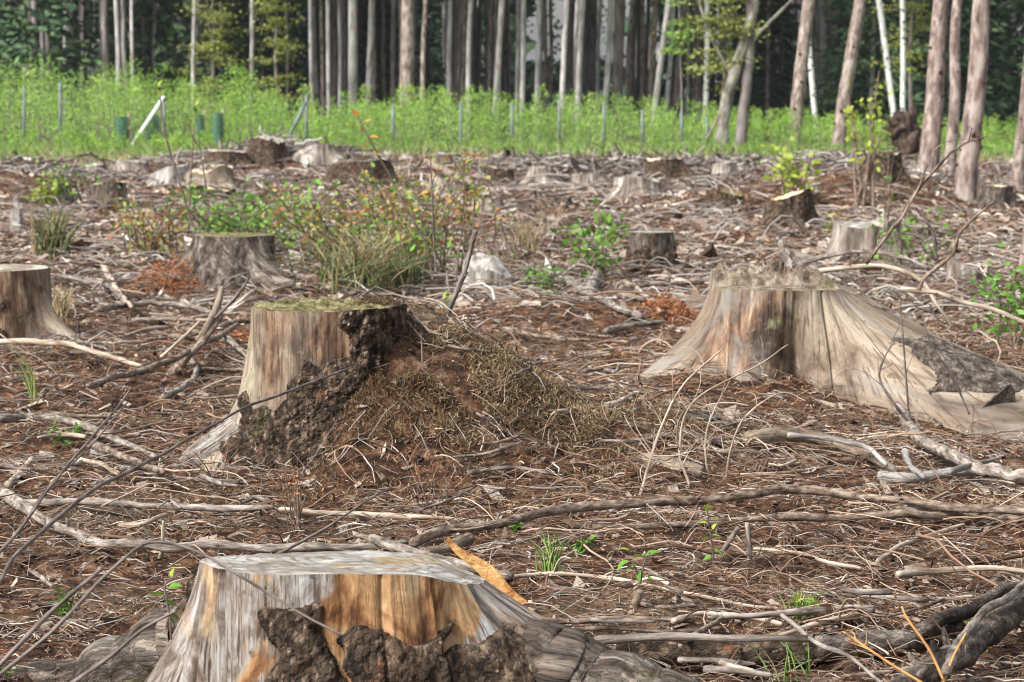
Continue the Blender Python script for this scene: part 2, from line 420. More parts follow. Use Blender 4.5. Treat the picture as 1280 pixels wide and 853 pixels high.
MAT['leaf_rnd'] = pmat('mixed_leaf', [(0.0, (0.08, 0.20, 0.03)), (0.55, (0.20, 0.38, 0.06)), (0.72, (0.36, 0.38, 0.09)), (0.86, (0.44, 0.23, 0.08)), (1.0, (0.36, 0.12, 0.05))], by_attr='rnd', rough=0.5, transl=0.3)
MAT['thicket'] = pmat('thicket_leaf', [(0.0, (0.12, 0.25, 0.03)), (0.4, (0.28, 0.49, 0.08)), (0.8, (0.43, 0.64, 0.14)), (1.0, (0.58, 0.70, 0.26))], by_attr='rnd', rough=0.6, transl=0.4, addn=('Object', 0.35, 0.78))
MAT['grass'] = pmat('grass_blade', [(0.0, (0.10, 0.20, 0.04)), (0.6, (0.20, 0.34, 0.08)), (1.0, (0.42, 0.42, 0.18))], by_attr='rnd', rough=0.6, transl=0.25)
MAT['rush'] = pmat('dark_rush', [(0.0, (0.035, 0.07, 0.02)), (0.5, (0.10, 0.13, 0.045)), (1.0, (0.36, 0.29, 0.16))], by_attr='rnd', rough=0.6)
MAT['drygrass'] = pmat('dry_straw', [(0.0, (0.16, 0.11, 0.05)), (0.6, (0.36, 0.28, 0.15)), (1.0, (0.52, 0.44, 0.28))], by_attr='rnd', rough=0.8)
MAT['spruce'] = pmat('spruce_needles', [(0.0, (0.025, 0.055, 0.030)), (0.6, (0.060, 0.115, 0.055)), (1.0, (0.14, 0.21, 0.09))], by_attr='rnd', rough=0.8)
MAT['larch'] = pmat('young_beech_leaf', [(0.0, (0.17, 0.20, 0.05)), (0.6, (0.30, 0.33, 0.085)), (1.0, (0.42, 0.44, 0.13))], by_attr='rnd', rough=0.6, transl=0.3)
tb = [('gc', (9, 9, 3), 0.9, 0.03), ('gc', (30, 30, 14), 0.8, 0.012)]
MAT['trunk_grey'] = pmat('spruce_bark_pale', [(0.3, (0.22, 0.20, 0.20)), (0.5, (0.42, 0.395, 0.40)), (0.7, (0.60, 0.58, 0.59))], 'gc', (6, 6, 2), 6, 0.9, bumps=tb, objvar=0.3)
MAT['trunk_brown'] = pmat('spruce_bark_brown', [(0.3, (0.13, 0.105, 0.10)), (0.5, (0.26, 0.22, 0.215)), (0.7, (0.38, 0.34, 0.33))], 'gc', (6, 6, 2), 6, 0.9, bumps=tb, objvar=0.35)
MAT['trunk_pine'] = pmat('pine_bark_scaly', [(0.28, (0.07, 0.055, 0.05)), (0.48, (0.23, 0.178, 0.155)), (0.66, (0.40, 0.34, 0.31))], 'gc', (9, 9, 4.5), 8, 0.9,
    layers=[(('n', 'gc', (5, 5, 3.5)), 0.60, 0.70, (0.10, 0.07, 0.06)), (('n', 'gc', (11, 11, 5)), 0.67, 0.72, (0.38, 0.21, 0.14))], bumps=tb)
MAT['trunk_birch'] = pmat('birch_bark_white', [(0.3, (0.42, 0.42, 0.42)), (0.6, (0.72, 0.72, 0.72))], 'gc', (8, 8, 3), 4, 0.7,
    layers=[(('n', 'gc', (5, 5, 11)), 0.56, 0.64, (0.05, 0.045, 0.04))])
MAT['steel'] = pmat('galvanised_steel', [(0.3, (0.10, 0.13, 0.125)), (0.7, (0.19, 0.225, 0.22))], 'Object', 5, 3, 0.45)
MAT['white_rail'] = pmat('white_painted_timber', [(0.3, (0.62, 0.64, 0.64)), (0.7, (0.80, 0.82, 0.82))], 'Object', 5, 3, 0.5)
MAT['guard'] = pmat('green_plastic_mesh', [(0.3, (0.10, 0.24, 0.16)), (0.7, (0.17, 0.34, 0.22))], 'Object', 12, 3, 0.5, transl=0.5)
MAT['lichen'] = pmat('lichen_grey', [(0.3, (0.2, 0.2, 0.18)), (0.7, (0.45, 0.46, 0.42))], 'gc', 40, 4)
MAT['cone'] = pmat('pine_cone', [(0.3, (0.055, 0.032, 0.022)), (0.7, (0.24, 0.16, 0.115))], 'Object', 60, 4, 0.7)
MAT['soil'] = pmat('root_plate_soil', [(0.3, (0.025, 0.016, 0.012)), (0.5, (0.075, 0.050, 0.038)), (0.7, (0.17, 0.13, 0.105))], 'Object', 5, 8, 0.95, bumps=[('Object', 9, 1.0, 0.08)])
MAT['heapred'] = pmat('red_dead_needles', [(0.0, (0.09, 0.028, 0.012)), (0.5, (0.26, 0.09, 0.035)), (1.0, (0.42, 0.20, 0.09))], by_attr='rnd', rough=0.8)

# ================================================================== THE GROUND
def make_ground():
    ys = np.concatenate([[-60, -20, -6, -1, 1.2, 2.2], np.geomspace(2.8, 60, 410), np.geomspace(63, 1500, 26)])
    s = np.linspace(-1, 1, 260)
    s = np.concatenate([[-60, -22, -8, -3.5, -2, -1.3], s, [1.3, 2, 3.5, 8, 22, 60]])
    hw = 1.0 + 0.245 * np.clip(ys, 2.5, None) + 3.0 * sst(-4, -60, -np.clip(-ys, 0, 60))
    hw = np.where(ys < 2.5, 1.0 + 0.245 * 2.5, hw)
    X = s[None, :] * hw[:, None]
    Y = np.broadcast_to(ys[:, None], X.shape)
    Z = h_full(X, Y)
    Z = np.where(Y > 70, Z * 0.3, Z)
    n0, n1 = X.shape
    i = (np.arange(n0 - 1)[:, None] * n1 + np.arange(n1 - 1)[None]).ravel()
    F = np.stack([i, i + 1, i + n1 + 1, i + n1], -1)
    nb = vn(X * 0.25, Y * 0.25, 0, 3)
    grassy = sst(41, 51, Y + 3 * nb + 0.12 * X) * (1 - sst(66, 74, Y))
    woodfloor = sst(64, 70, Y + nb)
    o = build('ground', np.stack([X, Y, Z], -1).reshape(-1, 3), F, MAT['ground'],
              attrs={'grassy': grassy.ravel(), 'woodfloor': woodfloor.ravel()})
    tag(o, kind='structure')
make_ground()

# ================================================================== STUMPS
def wrap(d): return (d + pi) % (2 * pi) - pi

def box(th, z, a0, a1, z0, z1, sa=0.25, sz=0.05):
    """1 inside the patch, falling to -1 outside; angles in degrees"""
    mid, half = radians((a0 + a1) / 2), radians(abs(a1 - a0) / 2)
    da = (half - np.abs(wrap(th - mid))) / sa
    dz = np.minimum(z - z0, z1 - z) / sz
    return np.clip(np.minimum(da, dz), -1, 1)

def stump_grid(H, R, lobes, nt, nz, seed, tilt=(0, 0), top_fn=None, sink=0.08, flute=0.02, base=0.25, rough=0.006, zexp=0.9, groove=0.003):
    th = np.linspace(0, 2 * pi, nt, endpoint=False)[None, :]
    s = (np.linspace(0, 1, nz) ** zexp)[:, None]
    c, sn = np.cos(th), np.sin(th)
    Rt = R * (1 + 0.07 * vn(c * 1.5, sn * 1.5, seed, 1))
    r = Rt * (1 + base * (1 - s) ** 2.5)
    for (a, A, w0, w1, p) in lobes:
        w_ = w0 + (w1 - w0) * (1 - s)
        r = r + A * (1 - s) ** p * np.exp(-(wrap(th - radians(a)) / w_) ** 2)
    r = r + flute * (1.1 - s) * (vn(c * 3.1, sn * 3.1, seed + 3, 2) + 0.6 * vn(c * 6.5, sn * 6.5, seed + s * 0.7, 4))
    r = r + rough * fbm(c * R * 38, sn * R * 38, s * H * 9 + seed, 3, 7) + rough * 0.5 * vn(c * R * 120, sn * R * 120, s * H * 6, 9)
    r = r + groove * (vn(c * 17, sn * 17, seed + s * 1.2, 14) + 0.7 * vn(c * 38, sn * 38, seed + s * 2.5, 15))
    rt = r[-1:, :]
    zt = H + tilt[0] * rt * c + tilt[1] * rt * sn
    if top_fn is not None: zt = zt + top_fn(rt * c, rt * sn)
    z = -sink + (zt + sink) * s
    arc = np.concatenate([np.zeros((1, nt)), np.cumsum(np.hypot(np.diff(r, axis=0), np.diff(z, axis=0)), axis=0)], 0)
    return th, s, r, z, arc, zt

def terr(v):
    """flaking layers: flat steps with short risers"""
    v = np.clip(v, 0, 5)
    return np.floor(v) + sst(0, 0.3, v - np.floor(v))

def grid_faces(nz, nt):
    i = np.arange(nz - 1)[:, None] * nt
    j = np.arange(nt)[None]
    j2 = (j + 1) % nt
    return np.stack([i + j, i + j2, i + nt + j2, i + nt + j], -1).reshape(-1, 4)

def make_stump(label, loc, H, R, lobes=(), nt=96, nz=30, seed=1, tilt=(0, 0), top_fn=None, body='bark_grey', cut='cut_grey',
               bark=None, ochre=None, dark=None, bark_mat='bark_dark', flute=0.02, base=0.25, rough=0.006, group=None,
               bark_t=0.014, rings=10, name='tree_stump', sink=0.08, cutnoise=0.004, rz=0.0, groove=0.003, warp=1.0):
    T = thing(name, label, 'tree stump', loc, group, rz)
    th, s, r, z, arc, zt = stump_grid(H, R, lobes, nt, nz, seed, tilt, top_fn, sink, flute, base, rough, groove=groove * min(1, R / 0.2))
    c, sn = np.cos(th), np.sin(th)
    V = np.stack([r * c, r * sn, z], -1).reshape(-1, 3)
    gc = np.stack([np.broadcast_to(c * R, r.shape) + seed, np.broadcast_to(sn * R, r.shape), arc], -1).reshape(-1, 3)
    TH = th + warp * 0.22 * vn(c * 3, sn * 3, z * 16 + seed, 41) + 0.04 * vn(c * 9, sn * 9, z * 40 + seed, 42)
    ZZ = z + 0.045 * vn(c * 3.5, sn * 3.5, seed, 43) + 0.008 * vn(c * 10, sn * 10, z * 8 + seed, 44)
    at_ = {'gc': gc}
    at_['ochre'] = (ochre(TH, ZZ) * 0.5 + 0.5).ravel() if ochre else np.zeros(len(V))
    at_['dark'] = (dark(TH, ZZ) * 0.5 + 0.5).ravel() if dark else np.zeros(len(V))
    build('trunk_base', V, grid_faces(nz, nt), MAT[body], T, at_)
    # the sawn face
    q = np.linspace(1, 0, rings + 1)[:-1, None]
    x, y = q * (r[-1:] * c), q * (r[-1:] * sn)
    zc = H + tilt[0] * x + tilt[1] * y + (top_fn(x, y) if top_fn is not None else 0)
    if cutnoise: zc = zc + np.where(q < 0.99, cutnoise * fbm(x * 30, y * 30, seed, 3, 3), 0)
    Vc = np.concatenate([np.stack([x, y, zc], -1).reshape(-1, 3), [[0, 0, float(zc[-1].mean())]]])
    Fc = grid_faces(rings, nt)
    last = (rings - 1) * nt
    j = np.arange(nt)
    tri = np.stack([last + j, last + (j + 1) % nt, np.full(nt, rings * nt)], -1)
    build('cut_face', Vc, [Fc, tri], MAT[cut], T, {'gc': Vc * 1.0 + seed, 'ring': np.concatenate([np.broadcast_to(0.5 + 0.5 * np.sin(q * R * 260 + 2 * vn(x * 8, y * 8, 0, 2)), x.shape).ravel(), [0.5]])})
    if bark is not None:
        m = bark(TH, ZZ) + 0.24 * fbm(c * R * 11 + 3, sn * R * 11, z * 9 + seed, 4, 21)
        t = (bark_t * (0.6 + 0.5 * sst(0, 0.8, m)) * (0.45 + 0.20 * terr(2.2 + 1.9 * fbm(c * R * 42 + 9, sn * R * 42, z * 30 + seed, 2, 31)) + 0.16 * fbm(c * R * 110, sn * R * 110, z * 90, 2, 33))) * sst(-0.06, 0.10, m) - 0.004 * (m < 0)
        rb = r + t
        Vb = np.stack([rb * c, rb * sn, z + t * 0.3], -1).reshape(-1, 3)
        Fb = grid_faces(nz, nt)
        mf = m.ravel()[Fb].max(axis=1)
        Fb = Fb[mf > -0.06]
        if len(Fb):
            u, inv = np.unique(Fb, return_inverse=True)
            build('bark', Vb[u], inv.reshape(-1, 4).astype(np.int32), MAT[bark_mat], T, {'gc': Vb[u]}, smooth=False)
    return T

# ---- the near stump at the bottom edge
c1 = at(425, 700, 3.9); c1[2] = 0
def b1(th, z):
    n = box(th, z, -117, -86, 0.0, 0.29, 0.10, 0.03)
    n = np.maximum(n, box(th, z, -82, -40, 0.0, 0.235, 0.14, 0.04))
    return np.maximum(n, box(th, z, -60, 10, 0.0, 0.20, 0.14, 0.04))
def o1(th, z):
    return np.maximum(box(th, z, -88, -30, 0.12, 0.36, 0.18, 0.04), box(th, z, -128, -116, 0.05, 0.24, 0.10, 0.05) * 0.25)
def d1(th, z):
    return np.maximum(box(th, z, -122, -112, 0.0, 0.30, 0.1, 0.05), box(th, z, -88, -83, 0.05, 0.30, 0.1, 0.05)) * 0.5 - 0.1
def t1(x, y):
    return 0.008 * vn(x * 7, y * 7, 0, 4) - 0.03 * sst(0.12, 0.26, x)
near = make_stump('large stump filling the bottom edge, honey orange wood patch and bleached sawn top', c1, 0.30, 0.235,
    [(-4, 0.62, 0.46, 0.40, 1.05), (178, 0.24, 0.5, 0.4, 1.5), (-100, 0.06, 0.3, 0.3, 1.5), (-55, 0.10, 0.4, 0.3, 1.5), (70, 0.2, 0.4, 0.3, 1.5), (-142, -0.012, 0.014, 0.014, 0.1), (-158, -0.02, 0.014, 0.016, 0.3), (-70, -0.010, 0.012, 0.012, 0.1), (-48, -0.012, 0.012, 0.012, 0.1), (-20, -0.03, 0.015, 0.015, 0.3)], 480, 80, 3,
    tilt=(0.0, -0.10), top_fn=t1, body='wood_near', cut='cut_blue', bark=b1, ochre=o1, dark=d1, bark_t=0.014, flute=0.022, base=0.1, rough=0.004, rings=30)
def child_tube(parent, name, pts, rad, mat, k=20, n=60, wob=0.0, bump=0.0, seed=0, label=None):
    P = spline(pts, n) - np.array(parent.location)
    Rr = np.interp(np.linspace(0, 1, n), np.linspace(0, 1, len(rad)), rad)
    if wob: P = P + wob * np.stack([vn(np.linspace(0, 9, n), seed, k_, 3) for k_ in (1, 2, 3)], -1)
    V, F, g, r_ = tubes(P[None], Rr[None], k)
    if bump:
        cen = np.repeat(P, k, axis=0)
        V = cen + (V - cen) * (1 + bump * fbm(g[:, 0] * 22, g[:, 1] * 22, g[:, 2] * 12, 3, seed) + 0.05 * vn(g[:, 0] * 30, g[:, 1] * 30, g[:, 2] * 110, seed))[:, None]
    o = build(name, V, F, MAT[mat], parent, {'gc': g})
    if label: o['label'] = label
    return o
child_tube(near, 'root', [at(262, 800, 4.12), at(190, 826, 4.2), at(100, 850, 4.25), at(-60, 872, 4.3)], [0.085, 0.062, 0.05, 0.035], 'bark_grey', bump=0.10, wob=0.012, seed=3, k=36, n=140)
child_tube(near, 'root', [at(640, 830, 3.86), at(700, 842, 3.82), at(770, 866, 3.78), at(880, 905, 3.74)], [0.075, 0.075, 0.062, 0.05], 'bark_grey', bump=0.10, wob=0.010, seed=5, n=160, k=40)
def wedge(parent, name, px0, px1, Y, w0, w1, th, mat, bend=0.02, label=None):
    """a split-off splinter: a tapering flat blade"""
    n = 14
    a, b = at(*px0, Y), at(*px1, Y + 0.03)
    d = b - a; d /= np.linalg.norm(d)
    side = np.cross(d, (0, 1, 0)); side /= np.linalg.norm(side)
    nor = np.cross(side, d)
    V = []
    for k in range(n):
        t = k / (n - 1)
        p = a * (1 - t) + b * t + nor * bend * sin(t * pi) + side * 0.004 * sin(t * 9)
        w_ = (w0 * (1 - t) + w1 * t) / 2
        for u, v in ((-1, -1), (1, -1), (1, 1), (-1, 1)):
            V.append(p + side * u * w_ * (1 + 0.12 * sin(7 * t + u)) + nor * v * th / 2 * (1 - 0.6 * t))
    V = np.array(V) - np.array(parent.location)
    F = grid_faces(n, 4)
    ends = np.array([[3, 2, 1, 0], [4 * n - 4, 4 * n - 3, 4 * n - 2, 4 * n - 1]])
    L = np.repeat(np.arange(n) * np.linalg.norm(b - a) / n, 4)
    o = build(name, V, np.concatenate([F, ends]), MAT[mat], parent, {'gc': np.stack([V[:, 0], V[:, 2], L], -1)}, smooth=False)
    if label: o['label'] = label
    return o
wedge(near, 'splinter', (648, 762), (560, 672), 4.02, 0.046, 0.007, 0.007, 'wood_orange', 0.012, 'long orange splinter standing up from the rim')
wedge(near, 'splinter', (215, 790), (247, 712), 3.93, 0.022, 0.008, 0.008, 'bark_dark', 0.004)

# ---- the middle stump with the moss mound
c2 = at(404, 380, 7.0); c2[2] = 0
def b2(th, z):
    n = box(th, z, -106, 30, -0.1, 0.33, 0.16, 0.05)
    n = np.maximum(n, box(th, z, -66, 60, -0.1, 0.50, 0.14, 0.05))
    n = np.maximum(n, box(th, z, -158, -100, -0.1, 0.20, 0.12, 0.06))
    return np.maximum(n, box(th, z, 30, 170, -0.1, 0.4, 0.2, 0.06))
def o2(th, z):
    return np.maximum(box(th, z, -95, -60, 0.3, 0.5, 0.2, 0.05) * 0.7, box(th, z, -135, -118, 0.25, 0.5, 0.1, 0.05) * 0.1)
def d2(th, z): return box(th, z, -110, -60, 0.2, 0.37, 0.2, 0.05) * 0.4
mid = make_stump('tall square-topped stump left of centre, mossy mound piled against its right side', c2, 0.462, 0.215,
    [(-168, 0.20, 0.22, 0.26, 2.2), (-130, 0.03, 0.3, 0.3, 2), (-80, 0.06, 0.35, 0.4, 1.6), (10, 0.25, 0.5, 0.4, 2.0), (100, 0.2, 0.4, 0.4, 2)], 300, 120, 8,
    body='wood_pale', cut='cut_moss', bark=b2, ochre=o2, dark=d2, bark_t=0.02, flute=0.02, base=0.05, rough=0.004, rings=20, cutnoise=0.012)
child_tube(mid, 'root', [at(305, 540, 6.95), at(275, 556, 6.95), at(245, 572, 6.98), at(215, 590, 7.02)], [0.06, 0.05, 0.036, 0.012], 'wood_near', bump=0.12, seed=9, k=24)

# ---- the broad stump on the right with the long root
c3 = at(980, 362, 9.0); c3[2] = 0
def b3(th, z): return box(th, z, -46, -24, 0.02, 0.19, 0.10, 0.04)
def o3(th, z): return box(th, z, -160, -95, -0.2, 0.42, 0.30, 0.06) * 0.95
def d3(th, z): return np.maximum(box(th, z, -122, -90, 0.10, 0.32, 0.25, 0.08) * 0.9, box(th, z, -112, -62, -0.1, 0.06, 0.25, 0.05))  # stain on the face, then the foot hollow's shade painted in
def t3(x, y):
    back = sst(-0.06, -0.03, y - 0.10 * x + 0.012 * vn(x * 25, 0, 0, 2))
    spikes = np.exp(-((y + 0.0) / 0.035) ** 2) * (np.exp(-((x - 0.0) / 0.07) ** 2) * 0.022 + 0.012) * (0.2 + 1.6 * np.abs(vn(x * 70, y * 40, 0, 3)))
    return back * (0.046 + 0.012 * vn(x * 22, y * 22, 0, 7)) * (1 - 0.8 * sst(0.1, 0.24, x)) + spikes * (1 - sst(0.12, 0.2, x)) - 0.028 * sst(0.12, 0.28, x)
big = make_stump('broad pale barkless stump on the right, long smooth root running out to the right edge', c3, 0.372, 0.282,
    [(-8, 0.98, 0.55, 0.30, 1.25), (-37, 0.92, 0.45, 0.36, 1.25), (22, 0.70, 0.26, 0.15, 0.95), (-170, 0.62, 0.4, 0.26, 1.9), (-118, 0.16, 0.30, 0.22, 1.4), (-88, -0.13, 0.10, 0.22, 0.9), (110, 0.3, 0.4, 0.3, 1.7), (-3, -0.10, 0.018, 0.022, 0.7), (-14, -0.05, 0.015, 0.018, 0.5), (-25, -0.06, 0.014, 0.020, 0.6), (-47, -0.06, 0.018, 0.022, 0.8), (-135, -0.03, 0.02, 0.02, 0.8), (-156, -0.05, 0.018, 0.02, 0.8), (-66, -0.03, 0.02, 0.02, 0.3)], 640, 84, 15,
    top_fn=t3, body='wood_pale', cut='cut_old', warp=0.35, bark=b3, ochre=o3, dark=d3, bark_mat='bark_grey', bark_t=0.018, flute=0.014, base=0.10, rough=0.003, rings=36, groove=0.0012, sink=0.16)
for k_ in range(14):
    xx = 930 + k_ * 6.5
    wedge(big, 'splinter', (xx, 352), (xx + rng.normal() * 5, 340 - rng.random() * 26 * exp(-((xx - 978) / 30) ** 2)), 8.97 + 0.06 * rng.random(), 0.022, 0.004, 0.012, 'wood_grey', 0.002)
wedge(big, 'splinter', (912, 352), (907, 328), 8.98, 0.018, 0.006, 0.01, 'wood_white', 0.0)
wedge(big, 'splinter', (985, 352), (976, 300), 9.0, 0.06, 0.012, 0.03, 'wood_grey', 0.002)
wedge(big, 'splinter', (1003, 352), (990, 312), 9.03, 0.05, 0.012, 0.03, 'wood_grey', 0.002)
wedge(big, 'splinter', (960, 350), (966, 322), 9.02, 0.04, 0.008, 0.02, 'wood_grey', 0.002)
wedge(big, 'splinter', (1000, 360), (1140, 398), 8.86, 0.03, 0.012, 0.02, 'wood_grey', 0.0)
wedge(big, 'splinter', (862, 482), (782, 474), 8.96, 0.06, 0.02, 0.03, 'wood_white', 0.004, 'pale shredded splinter at the left foot')
wedge(big, 'bark_slab', (1238, 500), (1280, 550), 8.4, 0.16, 0.10, 0.014, 'bark_grey', 0.02)

# ---- the stump cut by the left edge
c4 = at(-10, 330, 10.5); c4[2] = 0
def b4(th, z): return np.maximum(box(th, z, -170, -72, -0.1, 0.30, 0.2, 0.05), box(th, z, 40, 175, -.1, .4, .2, .05))
def o4(th, z): return box(th, z, -80, -28, -0.1, 0.5, 0.2, 0.05) * 0.9
make_stump('stump at the left edge with flat grey top and a pale root curling right', c4, 0.335, 0.245,
    [(-18, 0.36, 0.3, 0.24, 2.4), (-60, 0.05, 0.3, 0.3, 2), (-130, 0.08, 0.4, 0.3, 2), (90, 0.2, 0.4, 0.3, 2)], 160, 50, 22,
    body='wood_pale', cut='cut_grey', bark=b4, ochre=o4, dark=lambda t, z: box(t, z, -50, -25, 0.0, 0.3, 0.2, 0.05) * 0.2, flute=0.015, base=0.08)

# ---- stumps in the middle distance: px centre, px of the base, width, height, body, cut, lobes, tilt, label
DEF = [(-20, .14, .4, .3, 2), (200, .16, .4, .3, 2), (-90, .08, .3, .3, 2), (90, .1, .4, .3, 2)]
def px_stump(cx, by, w_, h_, label, body='bark_grey', cut='cut_grey', lobes=None, tilt=(0, 0), nt=72, nz=22, seed=None, spread=1.0, group=None, top_fn=None, **kw):
    g = gp(cx, by)
    Y = g[1]
    R = w_ / 2 * Y / FPX
    H = h_ * 1.05 * Y / FPX + (0.035 if by < 300 else 0)
    sd_ = seed if seed is not None else int(cx * 7 + by)
    if top_fn is None and by < 300:
        jag = [0.10, 0.25, 0.18][sd_ % 3] * R
        top_fn = lambda x, y: jag * vn(x / R * 1.6, y / R * 1.6, sd_, 2) + 0.25 * jag * vn(x / R * 7, y / R * 7, sd_, 5)
    if by < 300: spread = spread * 1.5; tilt = (tilt[0] + 0.12 * sin(sd_ * 1.7), tilt[1] - 0.06)
    Yc = Y + R * 1.2
    sd_ = seed if seed is not None else int(cx * 7 + by)
    L = [(a + (sd_ * 13) % 40 - 20, A * spread * R / 0.23, w0, w1, p) for (a, A, w0, w1, p) in (lobes or DEF)]
    x = (cx - W0 / 2) / FPX * Yc
    return make_stump(label, (x, Yc, float(h_macro(x, Yc)) - 0.01), H, R, L, nt, nz, sd_, tilt, top_fn, body, cut, flute=0.06 * R, rough=0.02 * R, base=0.15, group=group, rings=8, cutnoise=0.02 * R, **kw)

px_stump(292, 366, 100, 62, 'grey barked stump behind the middle one, mossy top, red needles heaped on its left', cut='cut_moss', nt=200, nz=50, seed=31,
         lobes=[(-25, .50, .35, .25, 1.6), (-70, .20, .3, .3, 1.5), (190, .42, .4, .3, 1.6), (-120, .16, .3, .3, 1.6)])
px_stump(813, 342, 58, 50, 'small neat cylinder-shaped stump standing alone behind the broad right stump', cut='cut_blue', body='bark_grey', nt=120, nz=40, seed=33, spread=0.6,
         bark=lambda t, z: box(t, z, -180, 180, -0.2, 0.155, 1, 0.02), bark_mat='bark_dark')
px_stump(1085, 330, 88, 44, 'ragged silver grey stump behind the broad right stump, jagged top', body='wood_grey', cut='cut_blue', nt=140, nz=40, seed=35, spread=1.2,
         top_fn=lambda x, y: 0.03 * vn(x * 12, y * 12, 0, 1) + 0.05 * np.exp(-((x - .14) / .05) ** 2))
px_stump(612, 366, 66, 44, 'low rounded bleached stump remnant behind the mound', body='wood_white', cut='wood_white', nt=110, nz=40, seed=37, tilt=(-0.28, 0.0), spread=1.5, top_fn=lambda x, y: -0.075 * ((x / 0.13) ** 2 + (y / 0.13) ** 2) + 0.02 * vn(x * 16, y * 16, 0, 8))
px_stump(1208, 358, 46, 26, 'low weathered grey stump lying beyond the long root', body='wood_grey', cut='wood_grey', seed=39, tilt=(-0.5, 0.1))
px_stump(830, 228, 44, 22, 'far stump with fresh orange top and dark front, flaring to the right', body='bark_dark', cut='cut_pale', seed=41, lobes=[(-10, .3, .4, .3, 1.4), (190, .1, .3, .3, 2)])
px_stump(797, 250, 60, 20, 'flat far stump with a thin pale top plate and spreading roots', body='wood_grey', cut='cut_blue', seed=43, spread=1.6)
px_stump(905, 226, 30, 16, 'small round far stump in front of the forked oak', body='wood_grey', cut='cut_blue', seed=45, spread=.6)
px_stump(905, 262, 44, 14, 'low mossy stump right of centre in the clearing', body='bark_dark', cut='cut_moss', seed=47)
px_stump(985, 285, 66, 22, 'stump with a bright split yellow cut face', body='bark_dark', cut='cut_pale', seed=49, tilt=(0.15, -0.35))
px_stump(1243, 262, 46, 22, 'freshly cut stump with bright top beside the right edge trunk', body='bark_grey', cut='cut_pale', seed=51)
px_stump(397, 206, 60, 6, 'broad pale grey stump block on the bank before the fence', body='wood_grey', cut='wood_white', seed=53, tilt=(0.12, -0.30), spread=1.0)
px_stump(335, 205, 44, 22, 'brown rounded stump left of the pale grey block', body='bark_dark', cut='cut_grey', seed=55)
px_stump(452, 236, 80, 26, 'wide dark fronted stump with thin pale rim beyond the orange saplings', body='bark_dark', cut='cut_blue', seed=57, spread=1.2)
px_stump(560, 245, 46, 14, 'flat pale stump beyond the tallest orange sapling', body='wood_grey', cut='cut_pale', seed=59)
px_stump(508, 305, 50, 22, 'light tan stump hidden behind the bilberry stems', body='wood_pale', cut='cut_pale', seed=61)
px_stump(138, 266, 44, 32, 'squat stump with overhanging pale top left in the clearing', body='bark_grey', cut='cut_pale', seed=63)
px_stump(165, 218, 40, 12, 'low white topped stump below the white fence brace', body='wood_grey', cut='wood_white', seed=65)
px_stump(118, 222, 34, 12, 'low pale stump furthest left of the white topped row', body='wood_grey', cut='cut_blue', seed=67)
px_stump(215, 232, 50, 16, 'slanting white stump in the middle of the white topped row', body='wood_white', cut='wood_white', seed=69, tilt=(0.35, 0))
px_stump(262, 236, 60, 16, 'stump with tan orange side at the right end of the white topped row', body='wood_pale', cut='cut_pale', seed=71)
px_stump(678, 232, 36, 14, 'greyish far stump just right of the picture centre', body='wood_grey', cut='cut_blue', seed=73, spread=1.5)
px_stump(735, 236, 40, 14, 'far stump with long pale roots left of the orange topped one', body='wood_grey', cut='cut_grey', seed=75, spread=2.0)
px_stump(625, 232, 34, 14, 'brown far stump behind the fallen split log', body='bark_dark', cut='cut_grey', seed=77)
px_stump(560, 208, 34, 10, 'very low stump close before the fence, near centre', body='bark_grey', cut='cut_blue', seed=79)
px_stump(285, 212, 50, 14, 'dark flat stump on the bank before the fence', body='bark_dark', cut='cut_grey', seed=81)
px_stump(1010, 222, 44, 18, 'half buried stump beside the brush heap', body='bark_dark', cut='cut_grey', seed=83)
px_stump(1100, 236, 50, 26, 'black hollow stump at the right of the brush heap', body='bark_dark', cut='cut_grey', seed=85, tilt=(.3, -.2))
px_stump(700, 262, 30, 10, 'little stump halfway across the open clearing', body='bark_grey', cut='cut_pale', seed=87)
px_stump(610, 268, 40, 12, 'sunken grey stump beyond the bleached white remnant', body='wood_grey', cut='cut_grey', seed=89)
px_stump(1150, 300, 44, 16, 'low stump between the sapling and the knotty twig on the right', body='bark_grey', cut='cut_grey', seed=91)
px_stump(60, 256, 50, 16, 'dark low stump behind the rush tuft at left', body='bark_dark', cut='cut_grey', seed=93)
px_stump(400, 262, 46, 14, 'grey stump beyond the green bilberry leaves', body='wood_grey', cut='cut_blue', seed=95)

fs = np.random.default_rng(44)
for k in range(16):
    xx, yy = fs.uniform(20, 1260), fs.uniform(204, 250)
    px_stump(xx, yy, fs.uniform(22, 44), fs.uniform(2, 8), 'low weathered stump half hidden in the brash of the far clearing', body=('wood_grey', 'bark_dark', 'wood_grey', 'bark_grey')[k % 4], cut=('cut_blue', 'cut_pale', 'cut_grey', 'wood_white')[(k * 3) % 4], seed=200 + k, spread=1.6, nt=40, nz=12, group='low stumps in the far brash')
# standing white snag at the left
g_ = gp(18, 288)
sn_ = thing('snag', 'short jagged bleached wood snag standing near the left edge', 'snag', g_)
for k, (a, b, wd) in enumerate([((18, 290), (21, 246), .10), ((12, 290), (16, 262), .07), ((26, 288), (28, 264), .06)]):
    wedge(sn_, 'splinter', a, b, g_[1] + 0.02 * k, wd, 0.012, 0.05, 'wood_white', 0.01)

